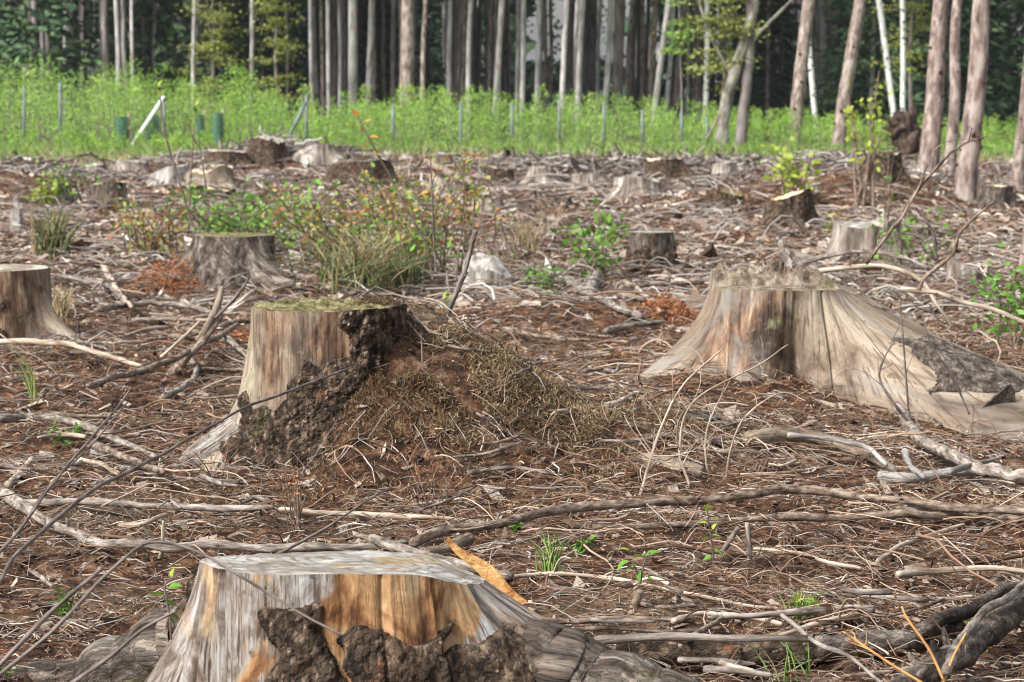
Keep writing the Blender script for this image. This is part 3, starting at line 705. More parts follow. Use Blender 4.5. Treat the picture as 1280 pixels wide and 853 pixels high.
# ================================================================== BRANCHES, STICKS AND LOGS
def branch(label, pts, wpx, mat='stick_brown', name='fallen_branch', cat='branch', lift=0.022, Y=None, twigs=0, knots=0, k=9, n=50, taper=0.7, wob=0.006, w_end=None, seed=None, group=None, twl=0.12, flat=1.0, tmat=None):
    """pts are sight lines (px, py[, extra lift]); each meets the ground, unless Y gives the distances"""
    sd_ = seed if seed is not None else int(pts[0][0] * 3 + pts[0][1] * 7) % 9973
    rr = np.random.default_rng(sd_)
    P = []
    if Y is None:
        for p in pts:
            P.append(gp(p[0], p[1], lift + (p[2] if len(p) > 2 else 0)))
    else:
        Ys = Y if hasattr(Y, '__len__') else [Y] * len(pts)
        P = [at(p[0], p[1], yy) for p, yy in zip(pts, Ys)]
    P = np.array(P)
    Q = spline(P, n)
    t = np.linspace(0, 1, n)
    L = np.linalg.norm(np.diff(Q, axis=0), axis=1).sum()
    Q = Q + wob * np.stack([vn(t * L * 7, sd_, c, 3) for c in (1, 2, 3)], -1)
    r0 = wpx / 2 * Q[:, 1] / FPX
    R = r0 * np.interp(t, [0, 1], [1, taper if w_end is None else w_end / wpx]) * (1 + 0.13 * vn(t * L * 14, sd_, 0, 5) + 0.07 * vn(t * L * 40, sd_, 0, 6))
    R[0] *= 0.75; R[-1] *= 0.75
    loc = Q[0].copy()
    T = thing(name, label, cat, loc, group)
    V, F, g, _ = tubes((Q - loc)[None], R[None], k, cap=True)
    cen = np.repeat(Q - loc, k, axis=0)
    V = cen + (V - cen) * (1 + 0.16 * fbm(V[:, 0] * 60, V[:, 1] * 60, V[:, 2] * 60, 2, sd_ % 50))[:, None]
    SO = build('wood', V, F, MAT[mat], T, {'gc': g})
    for q in range(knots):
        i = int(rr.uniform(0.06, 0.94) * n)
        d = rr.normal(size=3); d[2] = abs(d[2]); d /= np.linalg.norm(d)
        l = R[i] * rr.uniform(1.6, 3.2)
        p = np.linspace(0, 1, 4)[:, None] * d * l + (Q[i] - loc)
        V, F, g, _ = tubes(p[None], np.array([[0.45, 0.38, 0.3, 0.16]]) * R[i], 6, True)
        build('knot', V, F, MAT[mat], SO, {'gc': g})
    for q in range(twigs):
        i = int(rr.uniform(0.1, 0.98) * n)
        d = (Q[min(i + 1, n - 1)] - Q[max(i - 1, 0)]); d /= np.linalg.norm(d) + 1e-9
        d = d + rr.normal(size=3) * 0.7; d[2] = abs(d[2]) * 0.6 + 0.1; d /= np.linalg.norm(d)
        l = twl * rr.uniform(0.5, 1.5)
        tt = np.linspace(0, 1, 10)[:, None]
        p = tt * d * l + (Q[i] - loc) + 0.12 * l * np.sin(tt * 3) * rr.normal(size=3) + np.array([0, 0, -0.12 * l]) * tt ** 2
        r_ = min(R[i] * 0.5, 0.003) * np.linspace(1, 0.35, 10)
        V, F, g, _ = tubes(p[None], r_[None], 5)
        build('side_twig', V, F, MAT[tmat or mat], SO, {'gc': g})
    return T

B = branch
B('thick grey branch with upright stubs running left to right behind the near stump', [(-8, 612), (60, 652), (120, 676), (200, 682), (300, 684), (420, 684), (510, 678)], 15, 'stick_grey', knots=7, n=80, k=12, lift=0.035)
B('straight silver branch above the thick stubby one at left', [(18, 630), (150, 630), (250, 636), (345, 637)], 11, 'stick_grey', knots=3, lift=0.035)
B('thin bleached branch continuing the silver one towards the centre', [(350, 640), (430, 640), (520, 646), (608, 654)], 8, 'stick_pale', knots=3)
B('long brown branch arching across the centre right foreground', [(512, 676), (560, 664), (620, 655), (700, 637), (800, 629), (920, 619), (1010, 612), (1100, 622), (1180, 632), (1300, 642)], 12.5, 'stick_brown', knots=9, n=110, k=12, lift=0.06, taper=0.85, twigs=4)
B('dark straight branch just beneath the long brown one', [(740, 660), (850, 655), (1000, 647), (1130, 644), (1200, 640)], 7.5, 'stick_brown', knots=4, lift=0.04, w_end=11)
B('thick dark brown branch end at the right edge', [(1120, 638), (1200, 640), (1300, 652)], 15, 'stick_brown', knots=4, lift=0.035)
B('mossy grey branch emerging behind the near stump top', [(466, 672), (520, 690), (590, 708), (640, 722)], 15, 'stick_grey', w_end=11, lift=0.05, knots=4, k=12)
B('short cut log piece beside the orange splinter', [(528, 692), (560, 684), (588, 672)], 15, 'wood_pale', name='log_piece', cat='log', lift=0.04, k=12, w_end=17)
B('slender pinkish branch passing right of the orange splinter', [(612, 722), (700, 719), (770, 724), (840, 736), (930, 756), (985, 760)], 6, 'stick_pale', lift=0.03, twigs=2)
B('dark brown log with pale split edge lying at the bottom right', [(770, 812), (850, 816), (940, 820), (1035, 812)], 40, 'bark_dark', name='log', cat='log', lift=0.02, k=22, w_end=36, wob=0.01)
B('pale split strip lying along the top of the dark log', [(745, 800), (830, 797), (920, 798), (1020, 795)], 13, 'wood_grey', name='split_plank', cat='wood strip', lift=0.085, k=12)
B('barked log joining the dark log to the right-hand branches', [(1020, 812), (1090, 806), (1150, 800), (1200, 782)], 34, 'bark_grey', name='log', cat='log', lift=0.03, k=20, w_end=26)
B('stout branch rising from the log pile towards the right edge', [(1150, 790), (1200, 768), (1245, 745), (1290, 722)], 18, 'bark_grey', lift=0.06, k=14, knots=3)
B('thickest flaky bark branch crossing the bottom right corner', [(1120, 866), (1180, 828), (1225, 800), (1260, 770), (1300, 722)], 36, 'bark_grey', lift=0.07, k=20, w_end=32, knots=5, n=70)
B('forked branch leaning above the flaky bottom right branch', [(1180, 840), (1200, 800), (1240, 762), (1300, 718)], 14, 'stick_grey', lift=0.12, k=12)
B('pale straight stick at the right edge below the pine cone', [(1118, 720), (1170, 712), (1230, 711), (1300, 718)], 9, 'stick_pale', lift=0.035, knots=2)
B('grey stick ending in a crooked fork right of the leafy sprout', [(1010, 744), (1080, 742), (1150, 746), (1215, 744)], 8, 'stick_grey', lift=0.035, knots=4)
B('dark stick touching the grass tuft in the lower right', [(900, 742), (960, 740), (1010, 748), (1060, 738)], 8, 'stick_brown', lift=0.03)
B('reddish roots lying left of the dark log', [(640, 772), (700, 778), (780, 776), (870, 778)], 9, 'stick_brown', lift=0.03, knots=2)
B('curved pale root beneath the leafy sprout', [(838, 778), (880, 766), (930, 770), (975, 782)], 9, 'stick_pale', lift=0.035)
B('small dark root lying under the curved pale one', [(690, 792), (760, 786), (830, 790), (900, 786)], 7, 'stick_brown', lift=0.03)
B('crooked grey branch standing on the litter near the leafy sprout', [(866, 742), (905, 735), (930, 720), (936, 690), (934, 655)], 9, 'stick_grey', lift=0.03, Y=[5.35, 5.35, 5.33, 5.3, 5.3], knots=3)
B('broken stub branch leaning on the crooked grey one', [(870, 712), (900, 695), (925, 660)], 9, 'stick_grey', Y=[5.5, 5.45, 5.4], knots=2)
B('short reddish peg standing by the leafy seedling', [(782, 788), (792, 758), (798, 736)], 13, 'wood_pale', Y=[4.85, 4.84, 4.83], w_end=9, name='peg', cat='stick')
B('small pale stick pointing left below the long brown branch', [(1098, 700), (1130, 682), (1175, 666), (1205, 658)], 7, 'stick_pale', lift=0.04)
B('thin grey twig with dark tip near the upright cone', [(940, 690), (1000, 694), (1040, 706), (1075, 712)], 7, 'stick_pale', lift=0.035, knots=3)
B('grey barked branch running down from the long root to the right edge', [(1122, 508), (1150, 545), (1200, 575), (1250, 592), (1300, 600)], 14, 'stick_grey', lift=0.05, k=12, w_end=19, knots=4)
B('driftwood-like split root with silver upper edge', [(930, 548), (990, 546), (1040, 552), (1085, 568), (1118, 590)], 20, 'wood_pale', name='split_root', cat='root', lift=0.04, w_end=11, k=16)
B('silver strip peeling along the driftwood-like root', [(985, 543), (1030, 546), (1075, 558), (1110, 580)], 8, 'wood_white', name='split_root', cat='root', lift=0.075, k=10)
B('white torn wood fan at the right, under the grey barked branch', [(1095, 596), (1140, 598), (1190, 592), (1250, 590)], 14, 'wood_white', name='torn_wood', cat='wood piece', lift=0.035, k=12)
B('white splintered spike above the torn wood fan', [(1128, 562), (1140, 580), (1155, 596)], 9, 'wood_white', name='torn_wood', cat='wood piece', lift=0.06)
B('narrow white shard tilted right of the splintered spike', [(1190, 592), (1220, 582), (1252, 572)], 9, 'wood_white', name='torn_wood', cat='wood piece', lift=0.05, w_end=4)
B('bark strip lying left of the driftwood-like root', [(812, 540), (860, 545), (905, 552)], 20, 'bark_grey', name='bark_strip', cat='bark', lift=0.03, k=14)
B('reddish bark strip under the dry weed stems', [(800, 575), (840, 582), (880, 590)], 22, 'wood_pale', name='bark_strip', cat='bark', lift=0.02, k=14)
# left middle
B('pale bare branch lying before the left edge stump', [(-10, 426), (60, 428), (110, 438), (150, 450), (178, 458)], 8, 'stick_pale', lift=0.08, knots=4)
B('long knotty branch sloping up to the right in the left middle', [(108, 484), (150, 470), (200, 455), (250, 432), (298, 405)], 9.5, 'stick_brown', lift=0.09, knots=5, twigs=2, k=12)
B('thick dark branch end propping the knotty sloping branch', [(205, 480), (230, 452), (255, 425), (275, 395)], 13, 'stick_brown', Y=[8.9, 8.95, 9.0, 9.05], w_end=9, knots=2)
B('reddish barkless stub standing above the knotty sloping branch', [(248, 428), (262, 402), (272, 380), (278, 358)], 9, 'wood_pale', Y=[9.0, 9.02, 9.05, 9.08], w_end=7)
B('curled grey root piece under the knotty sloping branch', [(205, 495), (235, 480), (245, 462), (238, 448)], 9, 'stick_grey', lift=0.05)
B('thin tan stick crossing between the two left stumps', [(200, 448), (225, 425), (250, 402)], 5, 'stick_pale', Y=[8.8, 8.85, 8.9])
B('dark curving twig rising left of the middle stump', [(270, 400), (300, 368), (312, 345), (300, 330), (278, 312)], 5, 'stick_dark', Y=9.0, w_end=2)
B('silver branch behind the left edge stump', [(62, 345), (100, 350), (135, 358), (165, 385)], 8, 'stick_grey', lift=0.05, knots=2)
B('greyish leaning stick right of the left edge stump', [(128, 332), (145, 360), (165, 385)], 9, 'stick_pale', lift=0.06, w_end=5)
B('low grey branch in front of the grey barked stump', [(120, 388), (170, 380), (220, 380), (270, 392)], 8, 'stick_grey', lift=0.05, knots=3)
B('whitish stick below the low grey branch', [(165, 400), (215, 398), (262, 402)], 6, 'stick_pale', lift=0.04)
B('short grey stick leaning against the middle stump', [(275, 418), (295, 432), (310, 448)], 8, 'stick_grey', lift=0.06)
B('grey branch piece lying at the far left below the pale bare one', [(0, 525), (50, 522), (110, 534), (150, 552), (196, 572)], 11, 'stick_grey', lift=0.04, knots=3)
B('dark broken branch ending left of the white root', [(115, 556), (150, 572), (190, 586), (205, 592)], 11, 'stick_brown', lift=0.05, knots=3)
B('pale flat stick at the left edge over the white chips', [(8, 606), (25, 592), (40, 575)], 10, 'stick_pale', lift=0.03, w_end=8)
B('short pale stick among the white chips at left', [(100, 574), (125, 580), (150, 590)], 8, 'stick_pale', lift=0.03)
B('curved bleached stick above the thick stubby branch', [(150, 655), (185, 656), (208, 642)], 8, 'stick_pale', lift=0.03)
B('tan upright peg rising from the thick stubby branch', [(196, 703), (202, 680), (206, 650)], 6, 'stick_pale', Y=[5.55, 5.52, 5.5], name='peg', cat='stick')
B('small bleached stick on the red soil at left', [(36, 714), (50, 722), (62, 732)], 7, 'stick_grey', lift=0.02)
# centre
B('black upright broken stem standing on the mound crest', [(560, 392), (570, 366), (580, 340), (588, 312), (596, 288)], 8.5, 'stick_dark', Y=[7.75, 7.76, 7.78, 7.8, 7.8], k=10, knots=5, w_end=6, twigs=3, twl=0.08)
B('mottled bark branch pointing at the neat cylinder-shaped stump', [(710, 350), (740, 370), (770, 384), (802, 396)], 12, 'stick_grey', lift=0.05, k=12, w_end=9, knots=3)
B('dark short stick right of the mound', [(628, 412), (660, 418), (708, 426)], 8, 'stick_brown', lift=0.04, knots=2)
B('grey stick partly under red needles near the broad stump', [(755, 415), (790, 408), (830, 402)], 9, 'stick_grey', lift=0.04)
B('orange brown branch lying left of the broad stump', [(775, 362), (830, 356), (880, 352)], 9, 'stick_brown', lift=0.05)
B('light forked stick near the cylinder-shaped stump', [(780, 350), (810, 372), (825, 390)], 6, 'stick_pale', lift=0.05)
B('short stub of wood between the cylinder-shaped stump and the mound', [(738, 366), (742, 352), (746, 344)], 16, 'stick_grey', lift=0.05, name='wood_stub', cat='stick')
B('thin straight twig lying on the mound slope', [(560, 432), (590, 438), (615, 440)], 4, 'stick_grey', lift=0.03)
B('pale broken stick at the mound foot', [(755, 510), (785, 496), (798, 488)], 8, 'stick_pale', lift=0.03)
# right middle
B('tall arching bare branch in front of the right pines', [(1084, 332), (1108, 296), (1135, 258), (1165, 218), (1190, 190), (1218, 172)], 6, 'stick_brown', Y=[8.2, 8.2, 8.18, 8.15, 8.1, 8.1], twigs=6, twl=0.22, w_end=2.5, k=8)
B('short prong rising beside the tall arching branch', [(1118, 284), (1130, 268), (1148, 238), (1160, 205)], 4, 'stick_brown', Y=8.15, w_end=2)
B('bowed grey branch spanning behind the broad stump', [(1008, 328), (1045, 316), (1090, 314), (1130, 322), (1160, 336)], 6.5, 'stick_grey', Y=[10.4, 10.3, 10.2, 10.1, 10.0], knots=2)
B('second bowed branch just below the first behind the broad stump', [(1020, 340), (1070, 332), (1110, 334), (1150, 352), (1175, 385), (1190, 410)], 7, 'stick_pale', Y=[10, 9.9, 9.8, 9.7, 9.6, 9.6], knots=2)
B('knotty pale branch running to the right edge past the long root', [(1128, 360), (1170, 368), (1210, 378), (1250, 392), (1300, 410)], 7, 'stick_pale', Y=[9.6, 9.5, 9.45, 9.4, 9.3], knots=7)
B('thin curved sapling stick crossing over the long root', [(1150, 362), (1156, 345), (1180, 325), (1200, 312), (1240, 318)], 6, 'stick_brown', Y=[9.4, 9.4, 9.35, 9.3, 9.3], w_end=3, knots=3)
B('slim brown whip standing above the curved sapling stick', [(1192, 316), (1200, 292), (1220, 270), (1242, 254)], 5, 'stick_brown', Y=9.3, w_end=3)
B('dark bent twig behind the curved sapling stick', [(1172, 326), (1168, 300), (1155, 275), (1143, 260)], 5, 'stick_dark', Y=9.5, w_end=3)
B('fallen split log with tan end on the far bank', [(534, 202), (560, 216), (590, 230)], 12, 'wood_pale', name='log', cat='log', lift=0.2, k=10)
B('long thin pole lying at far left before the green saplings', [(0, 206), (50, 203), (100, 196), (125, 192)], 3.5, 'stick_brown', lift=0.35, wob=0.03)
# airy dead stems in front
A = dict(name='dry_twig', cat='twig')
B('longest dark stem slanting from the left edge up to the middle stump', [(-20, 752), (30, 690), (110, 618), (180, 578), (240, 548), (330, 502), (435, 462)], 6, 'stick_dark', Y=[3.9, 4.1, 4.4, 4.7, 4.95, 5.3, 5.8], w_end=3, knots=3, n=80, **A)
B('dark stem slanting up at the left edge, leftmost of the slanting ones', [(-15, 716), (40, 640), (80, 588), (120, 540), (160, 486)], 5, 'stick_dark', Y=[4.2, 4.4, 4.5, 4.7, 4.9], w_end=2.5, **A)
B('bent stem arching over the near stump top', [(-20, 862), (60, 795), (120, 730), (170, 686), (195, 678), (240, 690), (300, 722), (370, 762), (428, 796)], 6, 'stick_dark', Y=[3.4, 3.4, 3.4, 3.4, 3.4, 3.4, 3.38, 3.35, 3.32], w_end=3, n=90, knots=4, **A)
B('reddish stem in the lower left corner beside the bent one', [(-15, 845), (50, 780), (90, 745), (125, 708)], 7, 'stick_dark', Y=3.5, w_end=5, **A)
B('dark stem rising from the bottom edge to the near stump flank', [(80, 862), (140, 822), (180, 790), (222, 765)], 5.5, 'stick_dark', Y=3.5, w_end=4, **A)
B('dark straight stem emerging behind the near stump top', [(338, 697), (380, 676), (430, 648), (494, 612)], 4.5, 'stick_dark', Y=[4.3, 4.35, 4.4, 4.5], w_end=2.5, **A)
B('thin stem with a bend right of the middle stump', [(20, 675), (60, 610), (110, 560), (160, 505)], 3, 'stick_dark', Y=[4.8, 4.9, 5, 5.1], w_end=2, **A)
B('pale tall weed stem standing before the broad stump', [(800, 622), (812, 585), (828, 530), (856, 478), (905, 438)], 4.5, 'stick_pale', Y=[6.3, 6.35, 6.4, 6.5, 6.6], w_end=1.8, twigs=12, twl=0.16, **A)
B('branching pale weed stem close to the tall one', [(860, 610), (850, 560), (870, 500), (950, 455), (985, 430)], 3.5, 'stick_pale', Y=[6.4, 6.45, 6.5, 6.6, 6.7], w_end=1.5, twigs=12, twl=0.14, **A)
B('fine pale weed stem bent over the bark strip', [(905, 600), (912, 560), (930, 520), (975, 490), (1010, 500)], 3, 'stick_pale', Y=6.5, w_end=1.5, twigs=10, twl=0.12, **A)
B('dry stem rising left of the driftwood-like root', [(890, 620), (880, 570), (885, 530), (915, 470)], 3, 'stick_pale', Y=6.6, w_end=1.5, twigs=8, twl=0.12, **A)
B('dark forked stem growing before the bark patch of the long root', [(1148, 548), (1110, 495), (1098, 470), (1108, 445), (1120, 425)], 4, 'stick_dark', Y=7.6, w_end=2, twigs=7, twl=0.14, **A)
B('thin dark vertical stem right of the forked one', [(1135, 515), (1130, 460), (1126, 400), (1124, 372)], 3, 'stick_dark', Y=8.0, w_end=1.5, twigs=3, **A)
B('slender stem over the right end of the long root', [(1210, 520), (1190, 470), (1165, 430), (1150, 390)], 3, 'stick_dark', Y=8.2, w_end=1.5, twigs=3, **A)
B('orange budded twig slanting up in the bottom right', [(1160, 853), (1110, 825), (1075, 805), (1055, 792)], 4, 'wood_orange', Y=[3.9, 3.95, 4.0, 4.0], w_end=3, twigs=3, twl=0.04, **A)
B('second orange budded twig crossing the bark log', [(1178, 853), (1160, 810), (1140, 775), (1130, 755)], 4, 'wood_orange', Y=[3.9, 3.92, 3.95, 4.0], w_end=3, twigs=2, twl=0.04, **A)
B('thin orange twig nearest the bottom right corner', [(1180, 858), (1192, 820), (1205, 790)], 3.5, 'wood_orange', Y=3.9, w_end=2.5, **A)
B('grey twig hanging over the dark log at the bottom right', [(975, 770), (1020, 800), (1060, 825), (1110, 862)], 7, 'stick_grey', Y=[4.4, 4.3, 4.2, 4.0], knots=3, **A)
B('bare thin stem curving above the pale stump block', [(440, 262), (412, 225), (405, 190), (412, 162)], 2, 'stick_dark', Y=12, w_end=1, **A)
sr = np.random.default_rng(123)
ZONES = [('bottom right corner log pile', 640, 1290, 735, 850, 26, (30, 170), (4, 11)), ('right foreground beyond the long brown branch', 560, 1280, 530, 640, 16, (30, 120), (3, 7)),
         ('left middle ground before the grey barked stump', 60, 320, 375, 500, 18, (25, 90), (3, 8)), ('left foreground around the silver branch', 0, 340, 505, 640, 14, (25, 110), (3, 8)),
         ('open ground between mound and broad stump', 560, 830, 380, 520, 14, (20, 70), (3, 6)), ('far clearing', 0, 1280, 205, 340, 70, (15, 70), (2.5, 6)), ('ground behind the broad right stump', 1000, 1280, 325, 450, 14, (25, 90), (3, 7))]
for (zn, x0, x1, y0, y1, n_, ln, wd) in ZONES:
    for k in range(n_):
        x, y = sr.uniform(x0, x1), sr.uniform(y0, y1)
        L = sr.uniform(*ln); a = sr.normal() * 0.35 + (pi if sr.random() < .5 else 0)
        dx_, dy_ = cos(a) * L / 2, sin(a) * L / 2 * 0.5
        m_ = ('stick_grey', 'stick_pale', 'stick_brown', 'stick_brown', 'stick_grey')[k % 5]
        w_ = sr.uniform(*wd)
        B('loose stick lying in the ' + zn, [(x - dx_, y - dy_), (x + sr.normal() * 2, y + sr.normal() * 3), (x + dx_, y + dy_)], w_, m_, lift=0.02 + 0.04 * sr.random(), n=18, k=7, w_end=w_ * 0.6, knots=1 if w_ > 5 else 0, twigs=1 if k % 3 == 0 and y > 370 else 0, twl=0.07, group='loose sticks in the ' + zn, seed=k * 31 + n_, name='stick', cat='stick')

# ================================================================== TREES OF THE WOOD
def blades(P, D, L, Wd, nrm=None, seed=0):
    """one rhombus per leaf: base, side, tip, side"""
    P, D = np.asarray(P, float), np.asarray(D, float)
    n = len(P)
    D = D / (np.linalg.norm(D, axis=1, keepdims=True) + 1e-9)
    N_ = rng.normal(size=(n, 3)) if nrm is None else nrm + 0.5 * rng.normal(size=(n, 3))
    Sd = np.cross(D, N_); Sd /= np.linalg.norm(Sd, axis=1, keepdims=True) + 1e-9
    L = np.broadcast_to(L, n)[:, None]; Wd = np.broadcast_to(Wd, n)[:, None]
    V = np.stack([P, P + D * L * 0.45 + Sd * Wd / 2, P + D * L, P + D * L * 0.45 - Sd * Wd / 2], 1).reshape(-1, 3)
    F = np.arange(4 * n).reshape(n, 4)
    return V, [F], np.zeros((4 * n, 3)), np.repeat(rng.random(n), 4)

def crown_mesh(z0, z1, rmax, nb, per, drop, size, mat, name, seed, low_dead=False):
    r_ = np.random.default_rng(seed)
    P, D = [], []
    z = z0
    while z < z1:
        f = 1 - (z - z0) / (z1 - z0)
        R = rmax * (0.12 + 0.88 * f) * r_.uniform(0.8, 1.1)
        for b in range(nb):
            a = r_.uniform(0, 2 * pi); Rb = R * r_.uniform(0.6, 1.1)
            t = r_.uniform(0.12, 1, per) ** 0.8
            base = np.stack([np.cos(a) * Rb * t, np.sin(a) * Rb * t, z - drop * Rb * t ** 1.5 + 0.12 * Rb * t ** 4], 1)
            base += r_.normal(size=base.shape) * [0.10, 0.10, 0.06]
            P.append(base)
            D.append(np.stack([np.cos(a) + r_.normal(size=per) * 0.8, np.sin(a) + r_.normal(size=per) * 0.8, r_.normal(size=per) * 0.3 - 0.35], 1))
        z += 0.30 * r_.uniform(0.8, 1.3)
    P, D = np.concatenate(P), np.concatenate(D)
    V, F, g, rn = blades(P, D, size * r_.uniform(0.6, 1.3, len(P)), size * 0.42)
    o = build(name, V, F, MAT[mat], None, {'rnd': rn}, smooth=False)
    S.collection.objects.unlink(o)
    return o.data
SHADE_CROWN = crown_mesh(8.6, 20, 2.3, 6, 12, 0.45, 0.62, 'spruce', 'crown', 4)  # high crowns, out of view, added to shade the wood below
CROWN_LO = crown_mesh(0.7, 12, 2.4, 7, 26, 0.5, 0.36, 'spruce', 'crown', 5)
CROWN_LO2 = crown_mesh(1.6, 13, 2.1, 7, 24, 0.55, 0.34, 'spruce', 'crown', 6)

def mesh_child(parent, name, me, loc=(0, 0, 0), rz=0, sc=1.0):
    o = bpy.data.objects.new(name, me)
    S.collection.objects.link(o)
    o.parent = parent; o.location = loc; o.rotation_euler = (0, 0, rz); o.scale = (sc,) * 3
    return o

def trunk_pts(xb, xt, Y, base_py, H, seed, bend=0.06):
    """from the foot, through the point the photo shows at its top edge, on to height H"""
    x0 = (xb - W0 / 2) / FPX * Y
    z0 = float(h_macro(x0, Y)) - 0.1
    ztop = at(xt, 0, Y)[2]
    slope = ((xt - W0 / 2) / FPX * Y - x0) / (ztop - z0)
    z = np.linspace(0, 1, 26) ** 1.2 * (H + 3)
    P = np.stack([slope * z * np.where(z < 6, 1, 6 / np.maximum(z, 6)) + bend * vn(z * 0.45, seed, 0, 3) * np.minimum(z / 3, 1), 0.1 * vn(z * 0.4, seed, 5, 4), z], 1)
    return (x0, Y, z0), P

ORD = 'first second third fourth fifth sixth seventh eighth ninth tenth eleventh twelfth thirteenth fourteenth fifteenth sixteenth seventeenth eighteenth nineteenth twentieth'.split()
ORD += ['twenty-' + o for o in ORD[:9]] + ['thirtieth'] + ['thirty-' + o for o in ORD[:9]] + ['fortieth'] + ['forty-' + o for o in ORD[:9]] + ['fiftieth'] + ['fifty-' + o for o in ORD[:9]]
def make_trunk(T, P, rb, rt, mat, k=14, bump=0.06, flare=0.35, seed=0):
    n = len(P)
    t = P[:, 2] / P[-1, 2]
    R = (rb * (1 - t) + rt * t) * (1 + flare * np.exp(-P[:, 2] / 0.25))
    V, F, g, r_ = tubes(P[None], R[None], k)
    cen = np.repeat(P, k, axis=0)
    V = cen + (V - cen) * (1 + bump * fbm(V[:, 0] * 7, V[:, 1] * 7, V[:, 2] * 2.5, 2, seed))[:, None]
    return build('trunk', V, F, MAT[mat], T, {'gc': g})

# (x foot, x at top edge, width px, distance, kind g/b/t/w)
EDGE = [(44, 43, 4, 92, 'b'), (54, 53, 4, 80, 'b'), (67, 64, 7, 74, 'b'), (85, 86, 5, 78, 'g'), (90, 90, 4, 88, 'b'), (96, 94, 4, 80, 'g'), (108, 107, 4, 77, 'b'),
        (130, 132, 5, 76, 'g'), (137, 136, 10, 74, 'b'), (148, 150, 7, 68, 'g'), (168, 171, 5, 72, 'g'), (178, 176, 5, 86, 'b'), (188, 184, 5, 76, 'b'), (200, 199, 5, 92, 'b'),
        (221, 219, 4, 84, 'b'), (243, 247, 6, 70, 'g'), (314, 317, 6, 66, 'g'), (326, 330, 4, 78, 't'), (361, 362, 4, 76, 't'), (387, 387, 4, 80, 'b'), (392, 391, 6, 68, 'g'),
        (407, 406, 5, 90, 'b'), (412, 413, 6, 69, 'g'), (431, 434, 5, 78, 'b'), (441, 444, 12, 68, 'g'), (450, 449, 5, 84, 'b'), (457, 458, 4, 90, 'b'), (459, 466, 9, 70, 'g'),
        (481, 484, 8, 88, 'b'), (493, 495, 7, 74, 'b'), (499, 501, 4, 76, 'g'), (507, 511, 18, 64, 't'), (528, 532, 6, 64, 't'), (536, 536, 5, 92, 'b'), (561, 565, 7, 70, 'g'),
        (571, 575, 6, 76, 'b'), (577, 581, 6, 74, 't'), (585, 589, 7, 68, 'g'), (599, 601, 5, 82, 'b'), (611, 616, 6, 76, 't'), (618, 626, 8, 66, 'g'), (628, 631, 5, 90, 'b'),
        (645, 648, 6, 70, 'g'), (651, 656, 7, 68, 'g'), (669, 674, 7, 67, 'g'), (679, 682, 4, 84, 'g'), (686, 689, 5, 80, 't'), (699, 709, 7, 65, 'g'), (721, 726, 8, 66, 'g'),
        (729, 731, 8, 84, 'b'), (747, 748, 5, 76, 'g'), (753, 762, 8, 67, 'g'), (770, 773, 14, 70, 'b'), (783, 787, 6, 74, 't'), (788, 791, 5, 80, 't'), (796, 797, 7, 88, 'b'),
        (802, 804, 6, 78, 't'), (809, 817, 8, 72, 't'), (813, 833, 8, 66, 'g'), (829, 841, 6, 74, 'w'), (841, 850, 8, 72, 'b'), (868, 873, 6, 76, 't'), (881, 880, 7, 68, 'w'),
        (888, 889, 8, 88, 'b'), (957, 959, 5, 80, 't'), (975, 975, 6, 84, 'b'), (1022, 1003, 7, 60, 'w'), (1121, 1096, 8, 58, 'w'), (1127, 1121, 7, 60, 'w'), (1088, 1090, 5, 84, 'b'), (1240, 1246, 7, 82, 'b'), (1254, 1256, 5, 90, 'b')]
er = np.random.default_rng(321)
for q in range(44):
    x_ = er.uniform(400, 905) if q < 36 else er.uniform(20, 320)
    EDGE.append((x_, x_ + er.normal() * 2 + (x_ - 640) * 0.006, er.uniform(3.5, 6.5), er.uniform(72, 92), 'gtg'[q % 3]))
EDGE.sort(key=lambda e: e[0])
KIND = {'g': ('trunk_grey', 'pale grey'), 'b': ('trunk_brown', 'dark brown'), 't': ('trunk_pine', 'tan brown'), 'w': ('trunk_birch', 'white birch')}
cnt = {}
for i, (xb, xt, wd, Y, kd) in enumerate(EDGE):
    cnt[kd] = cnt.get(kd, 0) + 1
    mat, word = KIND[kd]
    size = 'thick' if wd >= 9 else ('slim' if wd <= 5 else 'medium')
    loc, P = trunk_pts(xb, xt, Y, 0, 17, i)
    lab = f'{size} {word} trunk at the wood edge, {ORD[cnt[kd] - 1]} {word} one counted from the left'
    T = thing('birch_tree' if kd == 'w' else 'spruce_tree', lab, 'tree', loc, 'trees at the edge of the wood')
    rb = wd / 2 * Y / FPX
    make_trunk(T, P, rb, rb * 0.6, mat, 12, seed=i, bump=0.02)
    if kd != 'w' or i % 2: mesh_child(T, 'crown', SHADE_CROWN, (P[-1][0] * 0.6, 0, 0), i * 1.7, 1.0 + 0.1 * sin(i * 5))
